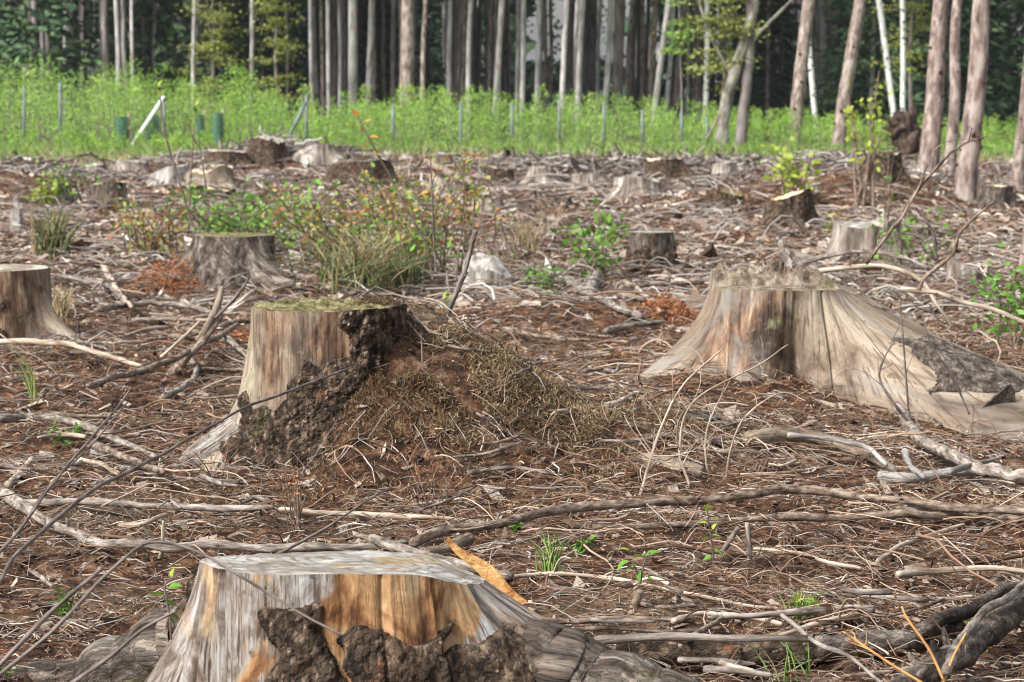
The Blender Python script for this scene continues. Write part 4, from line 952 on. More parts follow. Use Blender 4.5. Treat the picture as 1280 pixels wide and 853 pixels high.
# dead side twigs on the paler edge trunks
# deeper wood
fill_r = np.random.default_rng(77)
def _tube_mesh(rb, H, mat, sd_):
    z = np.linspace(0, H, 16)
    P = np.stack([0.15 * vn(z * 0.3, sd_, 0), 0.15 * vn(z * 0.3, sd_, 7), z], 1)
    V, F, g, _ = tubes(P[None], np.linspace(rb, rb * 0.5, 16)[None], 8)
    o = build('trunk', V, F, MAT[mat], None, {'gc': g}); S.collection.objects.unlink(o)
    return o.data
FT = [_tube_mesh(0.13, 17, 'trunk_brown', 1), _tube_mesh(0.13, 18, 'trunk_grey', 2), _tube_mesh(0.11, 16, 'trunk_grey', 3), _tube_mesh(0.19, 18, 'trunk_brown', 4)]
nfill = 0
while nfill < 190:
    Y = fill_r.uniform(78, 125)
    X = fill_r.uniform(-0.25, 0.25) * Y
    sx = X / Y * FPX + 640
    if 645 < sx < 810 and Y > 88 and fill_r.random() < 0.85: continue
    T = thing('spruce_tree', 'dim dark trunk standing deep in the shade of the wood', 'tree', (X, Y, -0.1), 'trunks deep inside the wood')
    o = mesh_child(T, 'trunk', FT[(nfill * 3) % 4], rz=nfill)
    o.rotation_euler[0] = fill_r.normal() * 0.012; o.rotation_euler[1] = fill_r.normal() * 0.015
    if not (650 < sx < 805) and nfill % 2 and Y < 100: mesh_child(T, 'crown', SHADE_CROWN, rz=nfill * 2.1, sc=fill_r.uniform(0.9, 1.1))
    nfill += 1
SPR = [(-17, 78), (-14.5, 74), (-13, 83), (-11.2, 76), (-9.5, 88), (-16, 92), (-8.2, 79), (-11, 97), (-7, 92), (-18, 99), (-5.6, 86), (-13, 108), (-9, 112), (-4.2, 104), (-19, 84),
       (6.8, 96), (8.6, 84), (11.3, 76), (13.2, 73), (14.8, 79), (16.2, 74), (12.4, 88), (15.5, 92), (18, 84), (9.8, 102), (14, 104), (18.5, 98), (10.4, 70), (20, 112),
       (-3.2, 118), (-4.5, 124), (-8, 128), (-13, 126), (-18, 122), (-23, 128), (10, 122), (14, 126), (19, 128), (24, 124), (-2.5, 108), (-6, 112), (-26, 110), (24, 104)]
for i, (X, Y) in enumerate(SPR):
    side = 'left' if X < 0 else 'right'
    T = thing('young_spruce', f'dark green spruce branched to the ground, {side} side of the wood', 'tree', (X, Y, -0.05), f'low branched spruces on the {side} of the wood')
    mesh_child(T, 'trunk', FT[2], rz=i, sc=0.72)
    mesh_child(T, 'crown', (CROWN_LO, CROWN_LO2)[i % 2], rz=i * 2.3, sc=fill_r.uniform(0.85, 1.15))

# far edge of the wood: a mass of shaded boughs
def far_wood():
    n = 24000
    X = rng.uniform(-60, 60, n); Y = rng.uniform(135, 170, n); Z = rng.uniform(0, 1, n) ** 1.1 * 17
    sx = X / Y * FPX + 640
    gap = (sx > 640) & (sx < 815) & (Z > 3.2) & (Z < 10)
    keep = ~(gap & (rng.random(n) < 0.99))
    P = np.stack([X, Y, Z], 1)[keep]
    Pg = np.stack([rng.uniform(0.2, 9.5, 700), rng.uniform(138, 150, 700), rng.uniform(3, 10, 700)], 1)
    P = np.concatenate([P, Pg])
    sz = np.where(np.arange(len(P)) < len(P) - 700, 1.0, 0.22)
    V, F, g, rn = blades(P, rng.normal(size=P.shape) * [1, 1, 0.5] - [0, 0, 0.4], rng.uniform(1.2, 2.6, len(P)) * sz, sz)
    tag(build('distant_wood', V, F, MAT['spruce'], None, {'rnd': rn * 0.7}, smooth=False), kind='stuff')
far_wood()

# yellow-green broadleaf saplings at the wood edge
def leafy_tree(label, xb, Y, H, spread, nleaf, leafw, mat='larch', trunks=((0, 0, 1),), tw=6, tmat='trunk_brown', z0=0.3, name='beech_tree'):
    x0 = (xb - 640) / FPX * Y
    T = thing(name, label, 'tree', (x0, Y, -0.05))
    for (dx_, lean, f) in trunks:
        z = np.linspace(0, H * f, 16)
        P = np.stack([dx_ + lean * z + 0.08 * vn(z * 0.8, xb, 1), 0.05 * vn(z, xb, 2), z], 1)
        make_trunk(T, P, tw / 2 * Y / FPX, 0.02, tmat, 10, seed=xb, flare=0.2)
    Ps, Ds = [], []
    r_ = np.random.default_rng(xb)
    nb = int(nleaf / 60)
    for b in range(nb):
        zb = z0 + (H - z0) * r_.random()
        a = r_.uniform(0, 2 * pi)
        Lb = spread * r_.uniform(0.4, 1.0) * (1 - 0.45 * zb / H)
        t = np.linspace(0, 1, 8)
        Pb = np.stack([cos(a) * Lb * t, 0.8 * sin(a) * Lb * t, zb + 0.25 * Lb * t - 0.2 * Lb * t ** 2], 1)
        lean = trunks[b % len(trunks)]
        Pb[:, 0] += lean[0] + lean[1] * zb
        if b < 26:
            V, F, g, _ = tubes(Pb[None], np.linspace(0.018, 0.006, 8)[None], 5)
            build('limb', V, F, MAT[tmat], T, {'gc': g})
        tt = r_.uniform(0.15, 1.05, 60)
        Q = np.stack([np.interp(tt, t, Pb[:, k]) for k in range(3)], 1) + r_.normal(size=(60, 3)) * [0.16, 0.16, 0.05] * (0.4 + tt)[:, None]
        Ps.append(Q); Ds.append(r_.normal(size=(60, 3)) * [1, 1, 0.4])
    P, D = np.concatenate(Ps), np.concatenate(Ds)
    V, F, g, rn = blades(P, D, leafw * r_.uniform(0.7, 1.3, len(P)), leafw * 0.6, nrm=np.array([[0, 0, 1.0]]))
    tag(build('foliage', V, F, MAT[mat], T, {'rnd': rn}, smooth=False), kind='stuff')
    return T
leafy_tree('young beech with sparse yellow green layers left of the pale slim trunks', 262, 66, 4.6, 1.25, 3000, 0.11, trunks=((0, 0.05, 1), (0.15, -0.03, 0.9)))
leafy_tree('young yellow green tree right of the slim pale trunk left of centre', 347, 66, 4.8, 1.15, 3600, 0.11)
leafy_tree('bright green bush standing higher than the thicket left of centre', 302, 60, 2.0, 0.5, 1500, 0.09, mat='thicket', name='young_tree', tw=2)
leafy_tree('yellowish young tree low beside the thickest trunk', 508, 62, 1.7, 0.32, 420, 0.08, mat='leaf_yellow', name='young_tree', tw=2)
leafy_tree('small green tree high between the leaning pale trunk and the birch', 850, 64, 4.5, 0.8, 900, 0.10, mat='thicket', name='young_tree', tw=3, z0=2.2)
leafy_tree('yellow green tree behind the right hand pines', 1135, 62, 4.8, 1.4, 1500, 0.11, z0=1.8)
# the forked oak
ok = leafy_tree('forked leaning old oak with lichen grey stems and yellow green leaves', 914, 50, 4.6, 1.25, 3400, 0.095, z0=1.3, trunks=((-0.2, 0.02, 0.3),), tw=20, tmat='oak_bark', name='oak_tree', mat='larch')
def oak_limb(name, pts, w0, w1, mat='oak_bark', Y=50):
    P = spline([at(x, y, Y) for x, y in pts], 24) - np.array(ok.location)
    V, F, g, _ = tubes(P[None], (np.linspace(w0, w1, 24) / 2 * Y / FPX)[None], 12)
    cen = np.repeat(P, 12, axis=0)
    V = cen + (V - cen) * (1 + 0.2 * fbm(V[:, 0] * 5, V[:, 1] * 5, V[:, 2] * 3, 3, 5))[:, None]
    build(name, V, F, MAT[mat], ok, {'gc': g})
oak_limb('trunk', [(902, 185), (904, 155), (908, 128), (918, 92), (932, 50), (941, 10), (945, -40)], 17, 12)
oak_limb('trunk', [(926, 190), (928, 150), (934, 100), (937, 60), (938, 10), (936, -40)], 14, 11, 'trunk_brown')
oak_limb('limb', [(885, 172), (898, 145), (904, 115), (906, 85)], 4, 3, 'wood_pale')
oak_limb('limb', [(934, 60), (950, 40), (975, 15), (1000, -10)], 6, 3)
oak_limb('limb', [(915, 95), (895, 60), (880, 20), (870, -10)], 5, 3)

# the tall pines on the right
def pine(label, xb, yb, xt, w0, w1, stubs=8, mat='trunk_pine', seed=0):
    g = gp(xb, yb)
    Y = g[1]
    ztop = at(xt, 0, Y)[2]
    x0 = g[0]
    H = 19.0
    T = thing('pine_tree', label, 'tree', (x0, Y, float(h_macro(x0, Y)) - 0.08), 'pines standing at the right')
    z = np.concatenate([np.linspace(0, ztop + 1, 60), np.linspace(ztop + 1.5, H, 16)])
    slope = ((xt - 640) / FPX * Y - x0) / (ztop + 0.08)
    P = np.stack([slope * z + 0.03 * vn(z * 0.9, seed, 0, 3), 0.03 * vn(z * 0.8, seed, 4, 3), z], 1)
    R = np.interp(z, [0, ztop, H], [w0 / 2 * Y / FPX, w1 / 2 * Y / FPX, 0.04]) * (1 + 0.28 * np.exp(-z / 0.18))
    k = 32
    V, F, gg, _ = tubes(P[None], R[None], k)
    cen = np.repeat(P, k, axis=0)
    V = cen + (V - cen) * (1 + 0.05 * fbm(gg[:, 0] * 14, gg[:, 1] * 14, gg[:, 2] * 6, 3, seed) + 0.012 * vn(gg[:, 2] * 3.1, seed, 0, 2))[:, None]
    build('trunk', V, F, MAT[mat], T, {'gc': gg})
    r_ = np.random.default_rng(seed)
    for q in range(stubs):
        zz = r_.uniform(0.3, ztop + 0.3); a = r_.uniform(0, 2 * pi)
        Rz = np.interp(zz, z, R)
        c = np.array([np.interp(zz, z, P[:, 0]), np.interp(zz, z, P[:, 1]), zz])
        d = np.array([cos(a), sin(a), r_.uniform(-0.1, 0.5)])
        t = np.linspace(0.6, 1, 5)[:, None]
        l = Rz * (1 + r_.uniform(0.12, 0.6))
        V, F, gg, _ = tubes((c + d * l * t)[None], np.array([[0.30, 0.24, 0.18, 0.15, 0.12]]) * Rz, 7, True)
        build('branch_stub', V, F, MAT['bark_dark'], T, {'gc': gg})
    mesh_child(T, 'crown', SHADE_CROWN, (slope * 8, 0, 1.0), seed, 0.9)
    return T
pine('leaning reddish pine right of the forked oak', 990, 186, 1008, 18, 15, 6, seed=61)
pine('leaning scaly pine left of the green sapling on the right', 1046, 192, 1071, 17, 15, 8, seed=62)
pine('tall straight pine left in the right-hand trio', 1160, 222, 1172, 26, 19, 14, seed=63)
pine('thinnest pine in the middle of the right-hand trio', 1185, 224, 1194, 15, 12, 8, seed=64)
pine('nearest leaning pine, rightmost of the right-hand trio', 1203, 247, 1226, 27, 21, 16, seed=65)
pine('pine cut off by the right edge beside the fresh stump', 1273, 240, 1287, 17, 14, 6, seed=66)
pine('close pine base just inside the right edge', 1287, 336, 1310, 24, 20, 8, seed=67)
# uprooted root plate
def lump(name, label, cat, c, sx, sy, sz, mat, seed, amp=0.35, nt=40, nz=24, parent=None):
    th = np.linspace(0, 2 * pi, nt, endpoint=False)[None]; ph = np.linspace(0.02, pi - 0.02, nz)[:, None]
    x, y, z = np.sin(ph) * np.cos(th), np.sin(ph) * np.sin(th), -np.cos(ph) * np.ones_like(th)
    f = 1 + amp * fbm(x * 2, y * 2, z * 2 + seed, 4, seed)
    V = np.stack([x * f * sx, y * f * sy, z * f * sz], -1).reshape(-1, 3)
    o = build(name, V, grid_faces(nz, nt), MAT[mat], parent, {'gc': V * 1.0}, loc=c if parent is None else None)
    if label: tag(o, label, cat)
    return o
gpl = at(1132, 165, 43)
T = thing('root_plate', 'upturned brown root plate standing behind the pines', 'root plate', (gpl[0], gpl[1], 0.0))
o = lump('soil_mass', None, None, None, 0.21, 0.16, 0.46, 'soil', 23, 0.62, parent=T); o.location = (0.02, 0, 0.42)
o = lump('soil_mass', None, None, None, 0.24, 0.16, 0.22, 'soil', 31, 0.6, parent=T); o.location = (-0.10, 0.03, 0.62)
o = lump('soil_mass', None, None, None, 0.20, 0.16, 0.30, 'bark_dark', 35, 0.6, parent=T); o.location = (0.22, 0.05, 0.20)
for k in range(17):
    a = k * 0.39 - 0.2; p = np.array([0, 0, 0.5]); d = np.array([cos(a), -0.3, sin(a)])
    Q = p + np.linspace(0, 1, 10)[:, None] * d * rng.uniform(0.4, 0.62) + 0.05 * rng.normal(size=(10, 3)) * np.linspace(0, 1, 10)[:, None]
    V, F, g, _ = tubes(Q[None], np.linspace(0.03, 0.006, 10)[None], 5)
    build('root', V, F, MAT['bark_dark'], T, {'gc': g})

# ================================================================== FENCE
FT_ = thing('wire_fence', 'galvanised wire mesh fence with metal posts crossing before the green thicket', 'fence', (0, 52, 0))
POSTS = [(-60, 104, 178), (30, 110, 178), (75, 103, 178), (205, 122, 188), (383, 118, 172), (491, 130, 192), (576, 128, 195), (640, 128, 192), (699, 124, 186), (755, 130, 178), (803, 138, 168), (852, 138, 172), (884, 146, 172)]
tops = []
for (x, yt, yb) in POSTS:
    Y = 52.0
    a, b = at(x, yb, Y), at(x, yt, Y)
    a[2] = min(a[2], 0.02)
    V, F, g, _ = tubes(np.array([[a, (a + b) / 2, b]]) - np.array([0, 52, 0]), np.full((1, 3), 0.030), 8, True)
    build('fence_post', V, F, MAT['steel'], FT_)
    tops.append((a, b))
def bar(p0, p1, r, mat, name):
    V, F, g, _ = tubes(np.array([[p0, (p0 + p1) / 2, p1]]) - np.array([0, 52, 0]), np.full((1, 3), r), 6, True)
    return build(name, V, F, MAT[mat], FT_)
o = bar(at(160, 190, 51.6), at(205, 121, 51.8), 0.04, 'white_rail', 'brace'); o['label'] = 'white slanting brace'
bar(at(358, 178, 51.6), at(382, 128, 51.8), 0.04, 'steel', 'brace')
for k in range(9):
    P = np.array([a * (1 - (k + 0.5) / 9.2) + b * ((k + 0.5) / 9.2) for a, b in tops]) - np.array([0, 52, 0])
    V, F, g, _ = tubes(P[None], np.full((1, len(P)), 0.0018), 4)
    build('line_wire', V, F, MAT['steel'], FT_)
vx = np.arange(tops[0][0][0], tops[-1][0][0], 0.15)
zt = np.interp(vx, [b[0] for a, b in tops], [b[2] for a, b in tops])
P = np.stack([np.stack([vx, vx * 0, vx * 0 + 0.05], 1), np.stack([vx, vx * 0, zt], 1)], 1)
V, F, g, _ = tubes(P, np.full(P.shape[:2], 0.0012), 3)
tag(build('stay_wires', V, F, MAT['steel'], FT_), kind='stuff')

def tree_guard(label, x, yb, yt, wpx, Y=53.5):
    b, t = at(x, yb, Y), at(x, yt, Y)
    T = thing('tree_guard', label, 'tree guard', (b[0], Y, 0.0))
    hgt = t[2]; r = wpx / 2 * Y / FPX
    hgt *= 0.92
    th = np.linspace(0, 2 * pi, 18, endpoint=False)
    zz = np.linspace(0, hgt, 6)[:, None]
    V = np.stack([np.broadcast_to(r * np.cos(th), (6, 18)), np.broadcast_to(r * np.sin(th), (6, 18)), zz * np.ones(18)], -1).reshape(-1, 3)
    build('sleeve', V, grid_faces(6, 18), MAT['guard'], T)
    for q in range(9):
        z_ = hgt * q / 8
        P = np.stack([1.02 * r * np.cos(np.linspace(0, 2 * pi, 20)), 1.02 * r * np.sin(np.linspace(0, 2 * pi, 20)), np.full(20, z_)], 1)
        V, F, g, _ = tubes(P[None], np.full((1, 20), 0.009), 4)
        build('hoop', V, F, MAT['guard'], T)
    V, F, g, _ = tubes(np.array([[[r + 0.02, 0, 0], [r + 0.02, 0, hgt * 0.6], [r + 0.02, 0, hgt * 1.15]]]), np.full((1, 3), 0.02), 5, True)
    build('stake', V, F, MAT['stick_pale'], T)
tree_guard('green mesh tree guard left of the white fence brace', 152, 186, 143, 16)
tree_guard('green mesh tree guard directly behind the white fence brace', 188, 188, 142, 22)
tree_guard('green mesh tree guard right of the tall leafy seedling', 272, 178, 138, 13)
tree_guard('narrow green mesh tree guard just left of the rightmost guard', 250, 178, 140, 9)

# ================================================================== GREEN THICKET
def sapling_arrays(X, Y, Hh, nl, size, r_):
    M = len(X)
    z = np.linspace(0, 1, 4)
    P = np.stack([X[:, None] + r_.normal(size=M)[:, None] * 0.10 * z, Y[:, None] + r_.normal(size=M)[:, None] * 0.1 * z, Hh[:, None] * z], -1)
    st = tubes(P, np.broadcast_to([0.012, 0.009, 0.006, 0.003], (M, 4)), 3)
    t = r_.random((M, nl)) ** 0.8
    rad = (0.26 * (1 - 0.75 * t) + 0.04) * r_.random((M, nl)) ** 0.6 * np.minimum(Hh, 1.6)[:, None] / 1.3
    a = r_.uniform(0, 2 * pi, (M, nl))
    Q = np.stack([np.take_along_axis(P[:, :, 0], np.clip((t * 3).astype(int), 0, 3), 1) + rad * np.cos(a),
                  Y[:, None] + rad * np.sin(a), Hh[:, None] * (0.06 + 0.97 * t) + rad * 0.5], -1).reshape(-1, 3)
    D = np.stack([np.cos(a), np.sin(a), 0.9 + 0 * a], -1).reshape(-1, 3) + r_.normal(size=(M * nl, 3)) * 0.5
    lv = blades(Q, D, size * r_.uniform(0.6, 1.3, M * nl), size * 0.42)
    rn = np.repeat(np.clip(r_.normal(0.5, 0.22, M), 0, 1), nl * 4)
    lv = (lv[0], lv[1], lv[2], np.clip(rn * 0.7 + lv[3] * 0.35, 0, 1))
    return st, lv
TOPX = np.array([-40, 0, 60, 100, 160, 215, 260, 300, 400, 520, 620, 720, 800, 860, 930, 1000, 1100, 1300])
TOPY = np.array([90, 90, 84, 97, 97, 102, 102, 102, 117, 120, 120, 124, 130, 136, 142, 148, 152, 152])
def thicket():
    r_ = np.random.default_rng(5)
    n = 2200
    Y = np.where(r_.random(n) < 0.20, r_.uniform(45.5, 53, n), r_.uniform(53, 66, n)); X = r_.uniform(-0.25, 0.25, n) * Y
    sx = X / Y * FPX + 640
    dens = np.where(sx < 900, 1, 0.6)
    k = (r_.random(n) < dens) & (fbm(X * 0.5, Y * 0.5, 0, 2, 71) > -0.55)
    X, Y, sx = X[k], Y[k], sx[k]
    top = CAM_H + (130 - np.interp(sx, TOPX, TOPY)) / FPX * 58
    Hh = np.maximum(top * r_.uniform(0.5, 1.02, len(X)) * (1 + 0.35 * vn(X * 0.45, Y * 0.25, 0, 6)) * np.where(Y < 53, 0.16 + 0.22 * (Y - 45.5) / 7.5, 1), 0.2)
    st, lv = sapling_arrays(X, Y, Hh, 76, 0.070, r_)
    tag(build('sapling_thicket', *lv[:2], MAT['thicket'], None, {'rnd': lv[3]}, smooth=False), kind='stuff')
    tag(build('sapling_stems', st[0], st[1], MAT['stick_grey'], None, {'gc': st[2]}), kind='stuff')
    # the plumes standing out above it are plants of their own
    metas = []
    for q in range(6):
        st, lv = sapling_arrays(np.zeros(1), np.zeros(1), np.array([1.0]), 130, 0.06, r_)
        a = build('stem', st[0], st[1], MAT['stick_grey'], None, {'gc': st[2]}); b = build('foliage', lv[0], lv[1], MAT['thicket'], None, {'rnd': np.clip(lv[3] * 0.8 + 0.2, 0, 1)}, smooth=False)
        S.collection.objects.unlink(a); S.collection.objects.unlink(b)
        metas.append((a.data, b.data))
    for q in range(90):
        sx = r_.uniform(-10, 1290); Y = r_.uniform(52.8, 58)
        X = (sx - 640) / FPX * Y
        top = CAM_H + (130 - np.interp(sx, TOPX, TOPY)) / FPX * Y
        h_ = top * r_.uniform(0.8, 1.15)
        zone = 'far left of the thicket' if sx < 250 else ('thicket left of centre' if sx < 560 else ('thicket right of centre' if sx < 900 else 'low thicket behind the pines'))
        T = thing('sapling', f'bright green sapling plume rising out of the {zone}', 'sapling', (X, Y, 0), f'sapling plumes in the {zone}', rz=r_.uniform(0, 6))
        T.scale = (h_ * 0.9, h_ * 0.9, h_)
        a, b = metas[q % 6]
        mesh_child(T, 'stem', a); tag(mesh_child(T, 'foliage', b), kind='stuff')
thicket()

def grass_band(name, n, ysp, hgt, mat, wpx=0.006, xr=0.25, dens=None, seed=3):
    r_ = np.random.default_rng(seed)
    Y = np.exp(r_.uniform(np.log(ysp[0]), np.log(ysp[1]), n)); X = r_.uniform(-xr, xr, n) * Y
    if dens is not None:
        k = r_.random(n) < dens(X, Y); X, Y = X[k], Y[k]
    n = len(X)
    Z = h_full(X, Y)
    L = hgt * r_.uniform(0.4, 1.3, n)
    d = r_.normal(size=(n, 2)) * 0.35
    t = np.array([0, 0.5, 1])
    P = np.stack([X[:, None] + d[:, :1] * L[:, None] * t ** 1.8, Y[:, None] + d[:, 1:] * L[:, None] * t ** 1.8, Z[:, None] + L[:, None] * t * (1 - 0.15 * t)], -1)
    V, F, g, rn = tubes(P, wpx * np.broadcast_to([1, 0.8, 0.15], (n, 3)) * r_.uniform(.7, 1.3, (n, 1)), 3)
    return tag(build(name, V, F, MAT[mat], None, {'rnd': rn}), kind='stuff')
grass_band('rough_grass', 9000, (43, 54), 0.30, 'grass', 0.010)
grass_band('dry_grass', 6000, (40, 54), 0.24, 'drygrass', 0.008, dens=lambda x, y: sst(-0.2, 0.4, fbm(x * .6, y * .4, 0, 2, 9)) * 0.9, seed=8)
grass_band('low_green_growth', 9000, (45, 54), 0.20, 'thicket', 0.014, dens=lambda x, y: sst(-0.3, 0.4, fbm(x * .5, y * .5, 0, 2, 19)) * np.where(x > -4, 1, 0.5), seed=18)

# ================================================================== PLANTS IN THE CLEARING
def leaf_mesh(mat):
    u = np.linspace(0, 1, 6)
    wv = 0.36 * np.sin(pi * u ** 0.75) * (1 - 0.25 * u)
    mid_ = np.stack([u * 0, u, -0.22 * u ** 2], 1)
    lf = np.stack([-wv, u + 0.02, -0.22 * u ** 2 + wv * 0.35], 1)
    rt = np.stack([wv, u + 0.02, -0.22 * u ** 2 + wv * 0.35], 1)
    V = np.concatenate([lf, mid_, rt])
    i = np.arange(5)
    F = np.concatenate([np.stack([i, i + 6, i + 7, i + 1], 1), np.stack([i + 6, i + 12, i + 13, i + 7], 1)])
    o = build('leaf', V, F, MAT[mat], None); S.collection.objects.unlink(o)
    return o.data
LEAF = {k: leaf_mesh(k) for k in ('leaf', 'leaf_yellow', 'leaf_orange')}

def seedling(label, stems, leaves, Y=None, sw=3, name='seedling', cat='seedling', smat='stick_dark'):
    """stems: lists of sight lines; leaves: (px, py, length px, direction deg in the picture, kind)"""
    base = gp(*stems[0][0], 0.0, False) if Y is None else at(*stems[0][0], Y)
    Y = base[1]
    T = thing(name, label, cat, base)
    for s_ in stems:
        P = spline([at(x, y, Y) for x, y in s_], 16) - base
        V, F, g, _ = tubes(P[None], (np.linspace(1, 0.5, 16) * sw / 2 * Y / FPX)[None], 6)
        build('stem', V, F, MAT[smat], T, {'gc': g})
    for k, (x, y, l, a, kd) in enumerate(leaves):
        o = mesh_child(T, 'leaf', LEAF[kd], at(x, y, Y) - base)
        L = l * Y / FPX
        o.scale = (L * 0.9, L, L)
        # leaf's +Y axis points along the picture direction, face tipped towards the light
        q = Vector((cos(radians(a)), rng.uniform(-0.5, 0.1), sin(radians(a)))).to_track_quat('Y', 'Z')
        o.rotation_mode = 'QUATERNION'; o.rotation_quaternion = q @ __import__('mathutils').Quaternion((0, 1, 0), rng.uniform(-0.6, 0.6) + (0.9 if sin(radians(a)) > 0.8 else 0))
    return T
seedling('seedling with four broad green leaves left of the near stump', [[(214, 800), (212, 770), (206, 745)], [(212, 770), (206, 735), (215, 722)]],
         [(206, 745, 22, 165, 'leaf'), (204, 752, 20, -10, 'leaf'), (210, 735, 20, 20, 'leaf'), (206, 768, 19, -20, 'leaf'), (214, 722, 13, 80, 'leaf_yellow')], Y=3.75)
seedling('broad leaved seedling beside the reddish peg right of the near stump', [[(800, 730), (795, 712), (786, 698)], [(800, 730), (805, 705), (812, 690)]],
         [(786, 700, 22, -150, 'leaf'), (790, 698, 18, 20, 'leaf_yellow'), (788, 690, 16, 150, 'leaf_yellow'), (806, 696, 22, 30, 'leaf'), (800, 712, 17, -100, 'leaf'), (796, 706, 18, -170, 'leaf'), (808, 720, 14, -40, 'leaf')], Y=4.85)
seedling('thin upright seedling with pairs of yellow green leaves at centre right', [[(893, 712), (890, 680), (886, 655), (884, 632)]],
         [(885, 640, 14, 100, 'leaf_yellow'), (886, 650, 14, 20, 'leaf_yellow'), (885, 655, 13, 160, 'leaf_yellow'), (888, 670, 14, 10, 'leaf'), (887, 672, 15, 190, 'leaf'), (890, 688, 15, -10, 'leaf'), (890, 695, 13, 200, 'leaf'), (892, 706, 12, -20, 'leaf'), (890, 662, 10, 60, 'leaf_yellow')], Y=5.3)
def leaf_cluster(label, cx, by, hpx, wpx, nst, nlf, lpx, kinds, seed, name='seedling', cat='seedling', smat='stick_dark', sw=1.6):
    r_ = np.random.default_rng(seed)
    st, lv = [], []
    for k in range(nst):
        x1 = cx + r_.uniform(-wpx / 2, wpx / 2); h_ = hpx * r_.uniform(0.6, 1)
        s_ = [(cx + r_.uniform(-2, 2), by), ((cx + x1) / 2 + r_.uniform(-2, 2), by - h_ * 0.5), (x1, by - h_)]
        st.append(s_)
        for q in range(nlf):
            f = r_.uniform(0.25, 1)
            lv.append((cx + (x1 - cx) * f + r_.uniform(-3, 3), by - h_ * f, lpx * r_.uniform(0.6, 1.2), r_.choice([r_.uniform(-30, 40), r_.uniform(140, 210), r_.uniform(40, 130)]), kinds[int(r_.integers(len(kinds)))]))
    return seedling(label, st, lv, None, sw, name, cat, smat)
leaf_cluster('feathery green weed patch on red soil left of the near stump', 78, 782, 46, 50, 7, 9, 10, ['leaf', 'leaf'], 1)
leaf_cluster('green clover-like weed at the left edge above the silver branch', 85, 562, 34, 50, 6, 7, 11, ['leaf', 'leaf'], 2)
leaf_cluster('low green plant beside the grass tuft at bottom right', 1005, 782, 34, 40, 5, 7, 12, ['leaf', 'leaf_yellow'], 3)
leaf_cluster('green leaves poking up in the log pile bottom right', 1195, 800, 26, 34, 4, 5, 11, ['leaf'], 4)
leaf_cluster('green leaves right of the thin grass tuft at centre', 728, 700, 34, 34, 4, 5, 13, ['leaf'], 5)
leaf_cluster('small leaves left of the thin grass tuft at centre', 644, 672, 22, 22, 3, 4, 11, ['leaf'], 6)
leaf_cluster('green leaves in the bottom left corner', 6, 852, 28, 22, 3, 3, 14, ['leaf'], 7)
leaf_cluster('small yellow and green leafy sprig at the foot of the black stem', 560, 398, 26, 26, 3, 3, 13, ['leaf_yellow', 'leaf', 'leaf_orange'], 8)
leaf_cluster('tiny sprig growing from the long root', 1216, 512, 22, 22, 3, 3, 8, ['leaf'], 9)
leaf_cluster('small sprig right of the forked stem on the long root', 1188, 470, 12, 14, 2, 3, 7, ['leaf_yellow'], 10)

def shrub(label, cx, by, hpx, wpx, nst, nlf, lpx, mat='leaf_rnd', seed=0, name='shrub', cat='shrub', smat='stick_brown', sw=2.2, lo=0.2, hue=(0, 1), depth=1.0, droop=0.0, maxparts=24):
    g = gp(cx, by, 0, False)
    Y = g[1]; s = Y / FPX
    T = thing(name, label, cat, g)
    r_ = np.random.default_rng(seed + 100)
    Qs, Ds, joined = [], [], []
    for k in range(nst):
        b = np.array([r_.normal() * wpx * 0.16 * s, r_.normal() * wpx * 0.16 * s * depth, -0.02])
        tip = np.array([r_.uniform(-0.5, 0.5) * wpx * s, r_.uniform(-0.4, 0.4) * wpx * s * depth, hpx * s * r_.uniform(0.55, 1.0)])
        m_ = (b + tip) / 2 + r_.normal(size=3) * wpx * s * 0.05 + [0, 0, hpx * s * 0.08]
        P = spline([b, m_, tip - [0, 0, droop * hpx * s]], 12)
        R = np.linspace(1, 0.35, 12) * sw / 2 * s * r_.uniform(0.7, 1.2)
        tb_ = tubes(P[None], R[None], 5)
        if k < maxparts: build('stem', tb_[0], tb_[1], MAT[smat], T, {'gc': tb_[2]})
        else: joined.append(tb_)
        if nlf:
            t = r_.uniform(lo, 1, nlf)
            Q = np.stack([np.interp(t, np.linspace(0, 1, 12), P[:, c]) for c in range(3)], 1) + r_.normal(size=(nlf, 3)) * lpx * s * 0.75
            Qs.append(Q); Ds.append(r_.normal(size=(nlf, 3)) * [1, 1, 0.6])
    if joined:
        V, F, gg, rn = join(joined)
        tag(build('fine_stems', V, F, MAT[smat], T, {'gc': gg}), kind='stuff')
    if Qs:
        P, D = np.concatenate(Qs), np.concatenate(Ds)
        V, F, gg, rn = blades(P, D, lpx * s * r_.uniform(0.6, 1.3, len(P)), lpx * s * 0.62)
        rn = hue[0] + (hue[1] - hue[0]) * rn
        at_ = {'rnd': rn} if mat in ('leaf_rnd', 'thicket', 'larch', 'heapred') else None
        tag(build('foliage', V, F, MAT[mat], T, at_, smooth=False), kind='stuff')
    return T
shrub('tall thin sapling with leaves at its tip in the left clearing', 238, 292, 192, 20, 1, 0, 8, seed=1, sw=4, name='sapling', cat='sapling')
